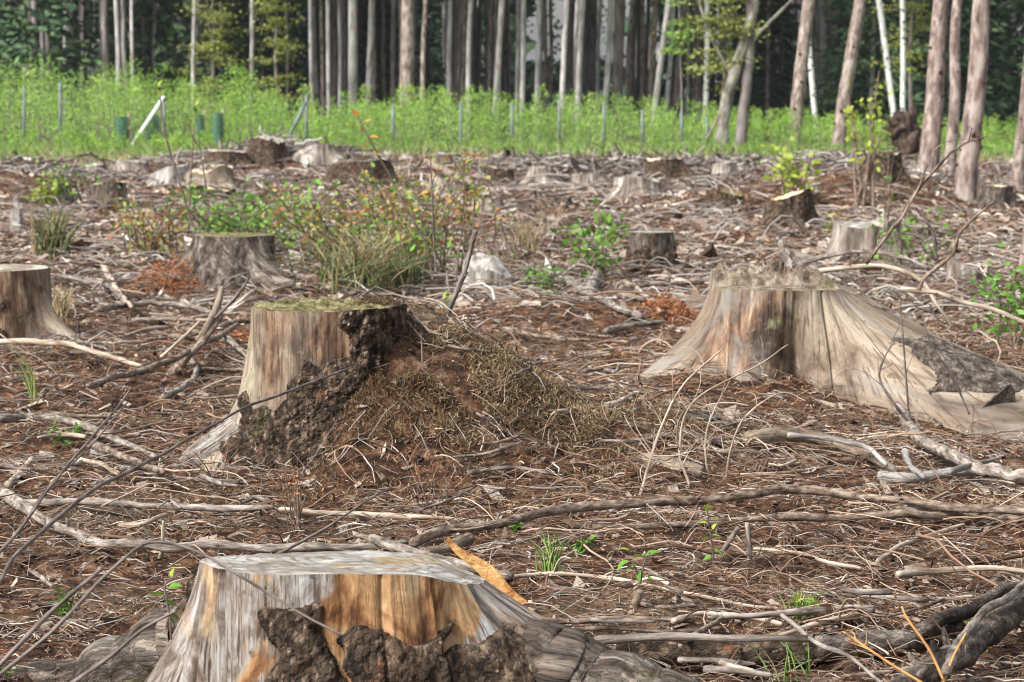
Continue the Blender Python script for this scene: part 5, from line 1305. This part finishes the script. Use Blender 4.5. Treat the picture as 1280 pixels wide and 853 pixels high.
# its leaning stem as the photo shows
seedling('tall dark stemmed sapling with pale green tip leaves left of the fence brace end', [[(240, 282), (228, 240), (214, 195), (205, 160), (200, 120)]],
         [(200, 122, 12, 100, 'leaf_yellow'), (196, 130, 10, 160, 'leaf_yellow'), (204, 128, 10, 40, 'leaf'), (190, 118, 9, 170, 'leaf_yellow'), (198, 110, 12, 70, 'leaf_yellow'), (204, 112, 9, 20, 'leaf'), (200, 176, 7, 170, 'leaf_yellow'), (206, 178, 7, 20, 'leaf')], Y=12.5, sw=3.5, name='sapling', cat='sapling')
seedling('second leafy tipped sapling between the tall one and the orange twigs', [[(262, 270), (256, 225), (250, 185), (245, 140)], [(250, 185), (240, 170), (236, 155)]],
         [(245, 142, 10, 100, 'leaf'), (240, 150, 9, 160, 'leaf_yellow'), (248, 148, 9, 30, 'leaf'), (236, 158, 10, 150, 'leaf_yellow'), (244, 132, 9, 60, 'leaf_yellow'), (250, 165, 8, 10, 'leaf'), (234, 150, 8, 100, 'leaf'), (247, 176, 7, -20, 'leaf')], Y=14, sw=2.5, name='sapling', cat='sapling')
shrub('wide patch of green bilberry leaves behind the middle stump', 310, 322, 92, 210, 54, 13, 9.5, seed=3, hue=(0, 0.6), depth=1.5)
shrub('orange and yellow leaved bush left of the green bilberry patch', 195, 326, 84, 120, 34, 11, 7.5, seed=4, hue=(0.5, 1), depth=1.2)
shrub('scattered orange tinged leaves over the middle of the bilberry growth', 420, 335, 115, 200, 54, 16, 7.5, seed=5, hue=(0.25, 1), depth=1.2)
shrub('orange tipped twiggy oak shrub at the centre', 525, 352, 165, 190, 44, 18, 8, seed=6, hue=(0.4, 1), depth=1, sw=2.6)
shrub('dark green and orange growth at the right end of the bilberry patch', 500, 355, 80, 150, 30, 10, 10, seed=7, hue=(0, 0.8))
seedling('tallest twig with bright orange leaves left of centre', [[(530, 300), (505, 255), (482, 210), (462, 175), (447, 145)]],
         [(447, 147, 13, 120, 'leaf_orange'), (455, 155, 12, 40, 'leaf_orange'), (444, 155, 10, 190, 'leaf_orange'), (462, 172, 12, 10, 'leaf_orange'), (460, 180, 12, 200, 'leaf_orange'), (466, 190, 10, -20, 'leaf_orange'), (452, 165, 9, 90, 'leaf_orange')], Y=10.5, sw=3.5, name='oak_sapling', cat='sapling')
seedling('orange leaved upright twig right of the tallest one', [[(545, 340), (542, 290), (540, 235), (538, 195)]],
         [(538, 200, 10, 160, 'leaf_orange'), (536, 240, 12, 190, 'leaf_orange'), (545, 238, 10, 10, 'leaf_orange'), (541, 262, 12, 20, 'leaf_orange'), (536, 270, 11, 170, 'leaf_orange'), (532, 250, 9, 140, 'leaf_orange')], Y=10.2, sw=3, name='oak_sapling', cat='sapling')
seedling('twig with orange leaf pair ending near the split log', [[(570, 350), (574, 310), (580, 275), (585, 240)]],
         [(583, 242, 12, 150, 'leaf_orange'), (586, 244, 12, 30, 'leaf_orange'), (580, 268, 9, 180, 'leaf_orange')], Y=10, sw=2.5, name='oak_sapling', cat='sapling')
shrub('bright green young plant left of the neat cylinder-shaped stump', 745, 350, 95, 100, 18, 12, 11, seed=8, hue=(0, 0.45), depth=1)
shrub('green leaves low behind the mound crest', 680, 362, 30, 60, 12, 8, 9, seed=9, hue=(0, 0.4))
shrub('small green plant right of the bleached stump remnant', 672, 366, 16, 30, 8, 8, 8, seed=19, hue=(0, 0.4))
shrub('bare upright brown twigs left of the green young plant', 640, 345, 95, 110, 30, 1, 6, seed=10, hue=(0.2, 0.7), sw=1.8)
shrub('pale dead weed stalks in the open clearing right of centre', 690, 300, 60, 70, 16, 0, 6, seed=11, smat='stick_pale', sw=1.5)
shrub('tall sapling with fresh yellow green leaves before the right-hand pines', 1080, 262, 180, 66, 6, 20, 10, seed=12, mat='leaf_yellow', lo=0.45, sw=5, name='sapling', cat='sapling', depth=.5)
shrub('smaller yellow green sapling left of the tall one at right', 992, 262, 80, 58, 8, 18, 11, seed=13, mat='leaf_yellow', lo=0.5, sw=2.5, name='sapling', cat='sapling')
shrub('leafy twigs between the bowed branches at right', 1140, 345, 90, 110, 14, 9, 9, seed=14, hue=(0, 0.5), sw=1.8)
shrub('green leaved shoot at the right edge above the knotty branch', 1262, 430, 120, 100, 14, 13, 12, seed=15, mat='leaf', sw=2)
shrub('young leafy shoot near the foot of the jagged silver stump', 1050, 300, 34, 30, 6, 7, 9, seed=16, mat='leaf_yellow')
shrub('thin bare saplings standing before the brush heap', 1105, 330, 200, 60, 4, 2, 8, seed=17, mat='leaf', sw=2.5, lo=.6)
shrub('reddish dried heather clump left of the silver stick', 372, 665, 105, 60, 13, 9, 5, seed=18, mat='heapred', smat='stick_brown', sw=2.2, name='dead_heather', cat='dried plant')
shrub('faded reddish twigs before the white root of the middle stump', 270, 612, 60, 80, 16, 4, 4, seed=20, mat='heapred', smat='stick_brown', sw=1.8, name='dead_heather', cat='dried plant')
shrub('fine dry reddish weed below the mound slope', 545, 640, 80, 90, 18, 5, 4, seed=21, mat='heapred', smat='stick_brown', sw=1.6, name='dead_heather', cat='dried plant')
shrub('dark weed tangle at the left edge behind the pale root stump', 92, 258, 60, 110, 26, 6, 7, seed=22, hue=(0, .7), smat='stick_dark')
shrub('yellow green weed left of the squat stump', 58, 262, 44, 30, 10, 12, 8, seed=23, mat='leaf_yellow')

def tuft(label, cx, by, hpx, wpx, n, mat, seed, wb=1.6, name='grass_tuft', cat='grass tuft'):
    g = gp(cx, by, 0, False); s = g[1] / FPX
    T = thing(name, label, cat, g)
    r_ = np.random.default_rng(seed)
    b = r_.normal(size=(n, 2)) * wpx * 0.13 * s
    d = r_.normal(size=(n, 2)) * wpx * 0.26 * s
    L = hpx * s * r_.uniform(0.5, 1.0, n)
    t = np.linspace(0, 1, 6)
    P = np.stack([b[:, :1] + d[:, :1] * t ** 1.7, b[:, 1:] + d[:, 1:] * t ** 1.7, L[:, None] * (t - 0.12 * t ** 3)], -1)
    m_ = min(n, 40)
    for k in range(m_):
        V, F, gg, rn = tubes(P[k:k + 1], (wb / 2 * s * np.array([[1, 1, .9, .7, .45, .1]])), 4)
        build('blade', V, F, MAT[mat], T, {'rnd': rn})
    if n > m_:
        V, F, gg, rn = tubes(P[m_:], np.broadcast_to(wb / 2 * s * np.array([1, 1, .9, .7, .45, .1]), (n - m_, 6)), 4)
        tag(build('blades', V, F, MAT[mat], T, {'rnd': rn}), kind='stuff')
tuft('thin green grass tuft between the long brown branch and pinkish stick', 688, 718, 66, 50, 34, 'grass', 1, 2.2)
tuft('bright grass tuft at bottom right beside the low leafy plant', 1000, 778, 50, 56, 34, 'grass', 2, 2.2)
tuft('dark green rush clump at the left before the squat stump', 66, 322, 80, 70, 90, 'rush', 3, 2.2, 'rush_clump', 'rush')
tuft('broad brown and green rush clump left of the bleached remnant', 440, 362, 84, 180, 120, 'rush', 4, 1.8, 'rush_clump', 'rush')
tuft('straw coloured dead stems mixed into the broad rush clump', 455, 360, 100, 150, 70, 'drygrass', 14, 1.5, 'dead_grass', 'dry grass')
tuft('second rush clump joining the broad one on its right', 505, 362, 60, 80, 90, 'rush', 5, 2.2, 'rush_clump', 'rush')
tuft('grey dead grass beside the left edge stump', 78, 400, 60, 40, 40, 'drygrass', 6, 1.6)
tuft('long single grass blades before the left edge stump', 44, 505, 95, 50, 8, 'grass', 7, 2.4)
tuft('grass blades leaning over the dark log at bottom right', 1000, 860, 90, 120, 9, 'grass', 8, 2.4)
tuft('dry tan grass behind the green young plant', 660, 320, 60, 60, 60, 'drygrass', 9, 1.6)

# ================================================================== CONES, CHIPS
def cone(label, x, y, lpx, ang, wide=0.42):
    g = gp(x, y, 0.02, False); s = g[1] / FPX; L = lpx * s
    T = thing('pine_cone', label, 'pine cone', g)
    T.rotation_euler = (radians(rng.uniform(-15, 15)), radians(ang), 0)
    th = np.linspace(0, 2 * pi, 12, endpoint=False)[None]; u = np.linspace(0.01, 0.99, 12)[:, None]
    r = L * wide * 0.36 * np.sin(pi * u ** 0.8)
    V = np.stack([r * np.cos(th), r * np.sin(th), (u - 0.5) * L * np.ones_like(th)], -1).reshape(-1, 3)
    build('core', V, grid_faces(12, 12), MAT['cone'], T)
    Vs, Fs = [], []
    n = 90
    for k in range(n):
        a = k * 2.39996; f = (k + 0.5) / n
        rr = L * wide * 0.5 * sin(pi * f ** 0.8) + 0.001
        c = np.array([cos(a), sin(a), 0]); sd_ = np.array([-sin(a), cos(a), 0]); up = np.array([0, 0, 1.0])
        p = up * (f - 0.5) * L
        w_ = L * wide * 0.20
        q = [p + c * rr * 0.4 - sd_ * w_ * .5, p + c * rr * 0.4 + sd_ * w_ * .5, p + c * rr * 1.1 + sd_ * w_ * .6 + up * L * .04, p + c * rr * 1.22 + up * L * .06, p + c * rr * 1.1 - sd_ * w_ * .6 + up * L * .04]
        q2 = [v - up * L * 0.018 for v in q]
        b = len(Vs) * 1
        Vs += q + q2
        Fs.append((b, b + 1, b + 2, b + 3, b + 4)); 
        Fs.append((b + 9, b + 8, b + 7, b + 6, b + 5))
    Q = [(b * 10 + i, b * 10 + (i + 1) % 5, b * 10 + 5 + (i + 1) % 5, b * 10 + 5 + i)[::-1] for b in range(n) for i in range(5)]
    tag(build('scales', np.array(Vs), [np.array(Fs), np.array(Q)], MAT['cone'], T, smooth=False), kind='stuff')
cone('grey spruce cone lying on the mound slope', 649, 461, 26, 80, 0.7)
cone('brown open cone beneath the dark straight branch', 988, 681, 34, 75, 0.8)
cone('slim brown cone under the driftwood-like root', 960, 586, 48, 85, 0.4)
cone('cone half buried on the mound foot', 735, 606, 24, 60, 0.6)
cone('small cone on the soil near the top of the bottom right logs', 906, 700, 20, 100, 0.7)

def plate_mesh(n, mat, name, r_):
    a = np.sort(r_.uniform(0, 2 * pi, n)); rad = r_.uniform(0.6, 1.0, n)
    x, y = np.cos(a) * rad, np.sin(a) * rad * 0.55
    top = np.stack([x, y, 0.10 + 0.10 * np.sin(x * 2)], 1); bot = np.stack([x * 0.95, y * 0.95, -0.05 + 0.10 * np.sin(x * 2)], 1)
    V = np.concatenate([top, bot])
    i = np.arange(n)
    F = [np.arange(n)[None], np.arange(n, 2 * n)[::-1][None], np.stack([i, i + n, (i + 1) % n + n, (i + 1) % n], 1)]
    o = build(name, V, F, MAT[mat], None, {'gc': V * 0.05}, smooth=False); S.collection.objects.unlink(o)
    return o.data
pr = np.random.default_rng(9)
PL = {m: [plate_mesh(7, m, 'wood_chip', pr) for _ in range(4)] for m in ('wood_white', 'wood_pale', 'bark_grey', 'wood_orange')}
def chip(label, x, y, lpx, mat, group=None, tilt=0.25, rz=None, lift=0.012, nm='wood_chip', cat='wood chip'):
    g = gp(x, y, lift, False)
    o = bpy.data.objects.new(nm, PL[mat][int(pr.integers(4))]); S.collection.objects.link(o)
    s = lpx / 2 * g[1] / FPX
    o.location = g; o.scale = (s, s * pr.uniform(0.7, 1.2), s * 0.7)
    o.rotation_euler = (pr.normal() * tilt + 0.25, pr.normal() * tilt, pr.uniform(0, 6.3) if rz is None else rz)
    tag(o, label, cat, group)
chip('small white chip on the mound slope', 468, 549, 14, 'wood_white', rz=0.2)
chip('grey bark slab on the mound beside the middle stump', 545, 428, 42, 'bark_grey', rz=-0.3, nm='bark_piece', cat='bark piece')
chip('grey flat bark piece at the mound foot', 662, 561, 46, 'bark_grey', rz=0.1, nm='bark_piece', cat='bark piece')
chip('round pale wood disc beneath the long brown branch', 719, 656, 34, 'wood_pale', rz=0.0)
chip('small pale yellow chip right of the brown open cone', 1043, 684, 16, 'wood_pale')
chip('large weathered bark slab behind the dry weed stems', 862, 520, 90, 'bark_grey', rz=0.1, nm='bark_piece', cat='bark piece')
chip('pale bark slab under the long root near the torn wood', 1245, 560, 40, 'bark_grey', nm='bark_piece', cat='bark piece')
for k in range(16):
    chip('bleached wood chip in the cluster at the left edge', pr.uniform(5, 165), pr.uniform(566, 606), pr.uniform(16, 40), 'wood_white', 'bleached wood chips at the left', rz=pr.normal() * 0.4)
for k in range(26):
    chip('bleached flake on the red needle litter in the left foreground', pr.uniform(0, 340), pr.uniform(600, 790), pr.uniform(7, 18), ('wood_white', 'wood_pale')[k % 2], 'small flakes in the left foreground')
for k in range(40):
    chip('pale flake among the twigs of the right foreground', pr.uniform(620, 1280), pr.uniform(560, 840), pr.uniform(8, 20), ('wood_white', 'wood_pale', 'bark_grey')[k % 3], 'small flakes in the right foreground')
for k in range(36):
    chip('grey bark flake on the brown litter around the mound', pr.uniform(430, 900), pr.uniform(440, 600), pr.uniform(10, 26), 'bark_grey', 'bark flakes around the mound', nm='bark_piece', cat='bark piece')
for k in range(110):
    y = 205 + 180 * pr.random() ** 1.3
    chip('weathered wood scrap scattered over the far clearing', pr.uniform(0, 1280), y, pr.uniform(5, 14), ('wood_white', 'wood_pale', 'bark_grey', 'wood_orange', 'bark_grey', 'wood_pale')[k % 6], 'wood scraps on the far clearing', lift=0.03, rz=pr.normal() * .5, nm='wood_scrap', cat='wood scrap')

# ================================================================== LITTER (nobody could count it)
def field(n, y0, y1, seed, wfun=None, xr=0.235, pw=0.0):
    r_ = np.random.default_rng(seed)
    u = r_.random(n)
    Y = np.exp(np.log(y0) + u * (np.log(y1) - np.log(y0)))
    X = r_.uniform(-1, 1, n) * (xr * Y + 0.25)
    if wfun is not None:
        k = r_.random(n) < wfun(X, Y); X, Y = X[k], Y[k]
    return X, Y, r_
def needles(name, n, y0, y1, seed, ln, wd, mat, wfun=None, up=0.25, off=0.0, pts=None):
    X, Y, r_ = field(n, y0, y1, seed, wfun) if pts is None else (pts[0], pts[1], np.random.default_rng(seed))
    m_ = len(X)
    Z = h_full(X, Y) + off + 0.002 + r_.random(m_) ** 2 * 0.022
    a = r_.uniform(0, 2 * pi, m_)
    D = np.stack([np.cos(a), np.sin(a), r_.normal(size=m_) * up], 1)
    D /= np.linalg.norm(D, axis=1, keepdims=True)
    Sd = np.cross(D, r_.normal(size=(m_, 3)) * 0.6 + [0, 0, 1.0]); Sd /= np.linalg.norm(Sd, axis=1, keepdims=True)
    lod = np.clip(Y / 6.5, 0.75, 4)
    L = (ln * r_.uniform(0.5, 1.3, m_) * lod ** 0.6)[:, None]; W_ = (wd * r_.uniform(0.6, 1.4, m_) * lod)[:, None]
    P = np.stack([X, Y, Z], 1)
    Mx = P + r_.normal(size=(m_, 3)) * L * 0.10
    V = np.stack([P - D * L / 2 - Sd * W_ / 2, P - D * L / 2 + Sd * W_ / 2, Mx + Sd * W_ / 2, Mx - Sd * W_ / 2, P + D * L / 2 + Sd * W_ / 3, P + D * L / 2 - Sd * W_ / 3], 1).reshape(-1, 3)
    i = (np.arange(m_) * 6)[:, None]
    F = np.concatenate([i + [0, 1, 2, 3], i + [3, 2, 4, 5]])
    patch = 0.05 + 0.20 * fbm(X * 2.2, Y * 2.2, 0, 3, 41) + 0.22 * sst(0.0, 0.6, fbm(X * 1.1 + 4, Y * 1.1, 0, 2, 43))
    rn = np.clip(r_.random(m_) * 0.9 + patch, 0, 1)
    tag(build(name, V, F, MAT[mat], None, {'rnd': np.repeat(rn, 6)}, smooth=False), kind='stuff')
def moundw(X, Y):
    return np.clip(sum(exp_ for exp_ in [1.5 * np.exp(-((X + 0.15) / 0.55) ** 2 - ((Y - 7.0) / 0.75) ** 2), 0.8 * np.exp(-((X - 1.4) / 0.6) ** 2 - ((Y - 8.2) / 0.4) ** 2), 0.7 * np.exp(-((X + 1.3) / 0.45) ** 2 - ((Y - 9.3) / 0.5) ** 2)]) + 0.45 * sst(0.1, 0.5, fbm(X * 1.5, Y * 1.5, 0, 3, 55)), 0, 1)
needles('needle_litter', 88000, 3.5, 24, 1, 0.024, 0.0016, 'needles', lambda x, y: 1 - 0.6 * moundw(x, y))
needles('dry_moss', 90000, 4.6, 14, 2, 0.020, 0.0017, 'mossdry', moundw, up=0.9, off=0.002)
mr = np.random.default_rng(66)
MXc, MYc = -0.12 + mr.normal(size=48000) * 0.30, 7.0 + mr.normal(size=48000) * 0.26
mk_ = (fbm(MXc * 6, MYc * 6, 0, 3, 91) > -0.15) & (MXc > -0.55)
needles('mound_moss', 0, 0, 0, 67, 0.022, 0.0018, 'mossdry', None, up=1.0, off=0.003, pts=(MXc[mk_], MYc[mk_]))
needles('coarse_litter', 36000, 16, 50, 3, 0.05, 0.004, 'twiglit', None, up=0.3)
def red_heap(cx, cy, sx, sy, hh, n, name, label):
    r_ = np.random.default_rng(int(abs(cx) * 100))
    X = cx + r_.normal(size=n) * sx; Y = cy + r_.normal(size=n) * sy
    q = np.exp(-((X - cx) / sx) ** 2 / 2 - ((Y - cy) / sy) ** 2 / 2)
    Z = h_full(X, Y) + r_.random(n) * hh * q
    P = np.stack([X, Y, Z], 1)
    V, F, g, rn = blades(P, r_.normal(size=(n, 3)) * [1, 1, 0.7], 0.03 * r_.uniform(0.6, 1.5, n), 0.005)
    tag(build(name, V, F, MAT['heapred'], None, {'rnd': rn}, smooth=False), kind='stuff')
for (x, y, sx, sy, hh, n) in [(212, 362, .16, .15, .20, 3500), (838, 396, .10, .12, .12, 2500), (300, 430, .22, .2, .06, 3000), (560, 215, 1.2, .7, .2, 1500), (960, 235, .6, .5, .25, 1500)]:
    g_ = gp(x, y); red_heap(g_[0], g_[1], sx, sy, hh, n, 'red_needle_heap', '')

def twigs(name, n, y0, y1, seed, ln, rad, mat, wfun=None, curl=0.16, off=0.0, k=4, N=6, high=0.02):
    X, Y, r_ = field(n, y0, y1, seed, wfun)
    m_ = len(X)
    lod = np.clip(Y / 6.5, 0.75, 6)
    L = ln * np.exp(r_.normal(size=m_) * 0.5) * lod ** 0.5
    a = r_.uniform(0, 2 * pi, m_)
    t = np.linspace(-0.5, 0.5, N)
    c = r_.normal(size=m_) * curl * L
    c2 = r_.normal(size=m_) * curl * 0.5 * L
    px = t[None] * L[:, None]; py = c[:, None] * (t[None] ** 2 * 4) + c2[:, None] * (t[None] ** 3 * 8)
    Xp = X[:, None] + px * np.cos(a)[:, None] - py * np.sin(a)[:, None]
    Yp = Y[:, None] + px * np.sin(a)[:, None] + py * np.cos(a)[:, None]
    zc = h_full(X, Y)
    Zp = np.maximum(h_full(Xp, Yp), zc[:, None] - 0.03) + 0.004 + off + r_.random(m_)[:, None] * high + r_.normal(size=m_)[:, None] * 0.10 * px + np.abs(r_.normal(size=m_))[:, None] * 0.10 * L[:, None] * (1 - 4 * t[None] ** 2)
    P = np.stack([Xp, Yp, Zp], -1)
    R = (rad * np.exp(r_.normal(size=m_) * 0.35) * lod ** 0.8)[:, None] * np.linspace(1.15, 0.5, N)[None]
    V, F, g, rn = tubes(P, R, k)
    tag(build(name, V, F, MAT[mat], None, {'rnd': rn}), kind='stuff')
def tangle(X, Y):
    sx = X / Y * FPX + 640
    a = 0.30 + 0.25 * sst(-0.2, 0.5, fbm(X * 1.8, Y * 1.8, 0, 3, 61))
    a = a + 0.6 * np.exp(-((X - 0.25) / 0.35) ** 2 - ((Y - 6.5) / 0.7) ** 2) + 0.55 * sst(0.1, 0.5, X) * sst(6.6, 5.4, Y) + 0.3 * np.exp(-((X + 1.2) / 0.5) ** 2 - ((Y - 8) / 1) ** 2) + 0.5 * np.exp(-((X - 0.8) / 0.35) ** 2 - ((Y - 7) / 0.6) ** 2)
    return np.clip(a - 0.5 * sst(5.6, 4.6, Y) * sst(0, -0.3, X), 0.04, 1)
twigs('fine_twig_litter', 22000, 3.6, 15, 4, 0.075, 0.00085, 'twiglit', tangle, k=3, N=5, high=0.03)
twigs('twig_litter', 2600, 3.6, 18, 5, 0.20, 0.0019, 'twiglit', tangle, curl=0.14, k=5, N=9, high=0.03)
twigs('short_stick_litter', 8000, 3.6, 16, 14, 0.07, 0.0014, 'twiggrey', None, curl=0.10, k=4, N=3, high=0.02)
twigs('far_stick_litter', 5500, 12, 50, 6, 0.16, 0.0022, 'twiggrey', None, curl=0.08, k=4, N=5, high=0.05)

def brush_heap(name, cx, cy, sx, sy, hh, n, rad=0.012, ln=0.6):
    r_ = np.random.default_rng(n)
    X = cx + r_.normal(size=n) * sx * 0.6; Y = cy + r_.normal(size=n) * sy * 0.6
    q = np.exp(-((X - cx) / sx) ** 2 - ((Y - cy) / sy) ** 2)
    Z = h_full(X, Y) + r_.random(n) * hh * q
    d = r_.normal(size=(n, 3)) * [1, 1, 0.35]; d /= np.linalg.norm(d, axis=1, keepdims=True)
    t = np.linspace(-0.5, 0.5, 5)
    P = np.stack([X, Y, Z], 1)[:, None] + d[:, None] * t[None, :, None] * (ln * r_.uniform(0.4, 1.4, n))[:, None, None] + r_.normal(size=(n, 5, 3)) * 0.02
    V, F, g, rn = tubes(P, rad * np.exp(r_.normal(size=n) * 0.4)[:, None] * np.linspace(1.1, 0.5, 5)[None], 4)
    tag(build(name, V, F, MAT['twiggrey'], None, {'rnd': rn}), kind='stuff')
brush_heap('brush_heap', 3.6, 26.5, 1.2, 0.9, 0.50, 1700, 0.009, 0.30)
brush_heap('brush_heap', -3.6, 38, 1.6, 1.1, 0.25, 500, 0.012, 0.45)
brush_heap('brush_heap', -6.8, 31, 1.8, 1.0, 0.2, 450, 0.011, 0.4)
brush_heap('brush_heap', 2.4, 41, 4.5, 1.6, 0.12, 700, 0.014, 0.5)
brush_heap('brush_heap', 1.2, 33, 2.5, 1.2, 0.15, 500, 0.012, 0.45)

def chips(name, n, y0, y1, seed, size, wfun=None, bright=0.0):
    X, Y, r_ = field(n, y0, y1, seed, wfun)
    m_ = len(X)
    s = size * np.exp(r_.normal(size=m_) * 0.5) * np.clip(Y / 6.5, 0.8, 6) ** 0.45
    s = np.minimum(s, 0.09)
    Z = h_full(X, Y) + s * 0.12
    c = np.array([(-1, -1, -1), (1, -1, -1), (1, 1, -1), (-1, 1, -1), (-1, -1, 1), (1, -1, 1), (1, 1, 1), (-1, 1, 1)], float) * 0.5
    Lc = c[None] * np.stack([s * r_.uniform(0.8, 2.2, m_), s * r_.uniform(0.4, 0.9, m_), s * r_.uniform(0.10, 0.3, m_)], 1)[:, None] * (1 + 0.35 * r_.normal(size=(m_, 8, 1)))
    a = r_.uniform(0, 2 * pi, m_); ca, sa = np.cos(a)[:, None], np.sin(a)[:, None]
    tx, ty = r_.normal(size=m_)[:, None] * 0.35, r_.normal(size=m_)[:, None] * 0.35
    x, y, z = Lc[..., 0], Lc[..., 1], Lc[..., 2]
    z2 = z + tx * x + ty * y
    V = np.stack([x * ca - y * sa + X[:, None], x * sa + y * ca + Y[:, None], z2 + Z[:, None]], -1).reshape(-1, 3)
    f = np.array([(0, 3, 2, 1), (4, 5, 6, 7), (0, 1, 5, 4), (1, 2, 6, 5), (2, 3, 7, 6), (3, 0, 4, 7)])
    F = (f[None] + (np.arange(m_) * 8)[:, None, None]).reshape(-1, 4)
    rn = np.clip(r_.random(m_) + bright, 0, 1)
    tag(build(name, V, F, MAT['chips'], None, {'rnd': np.repeat(rn, 8)}, smooth=False), kind='stuff')
chips('bark_crumbs', 13000, 3.6, 14, 7, 0.011, bright=-0.22)
chips('chip_litter', 13000, 12, 50, 8, 0.022)

# ================================================================== AIR
hm = bpy.data.materials.new('haze')
hm.use_nodes = True
ht = hm.node_tree
ht.nodes.remove(ht.nodes['Principled BSDF'])
pv = ht.nodes.new('ShaderNodeVolumePrincipled')
pv.inputs['Color'].default_value = (0.86, 0.92, 1.0, 1)
pv.inputs['Density'].default_value = 0.00025
lk(ht, pv.outputs[0], ht.nodes['Material Output'].inputs['Volume'])
hx = np.array([(x, y, z) for x in (-1600, 1600) for y in (-1600, 1620) for z in (-2.0, 24.0)], float)
hf = np.array([(0, 1, 3, 2), (4, 6, 7, 5), (0, 4, 5, 1), (2, 3, 7, 6), (0, 2, 6, 4), (1, 5, 7, 3)])
tag(build('haze', hx, hf, hm, smooth=False), kind='stuff')
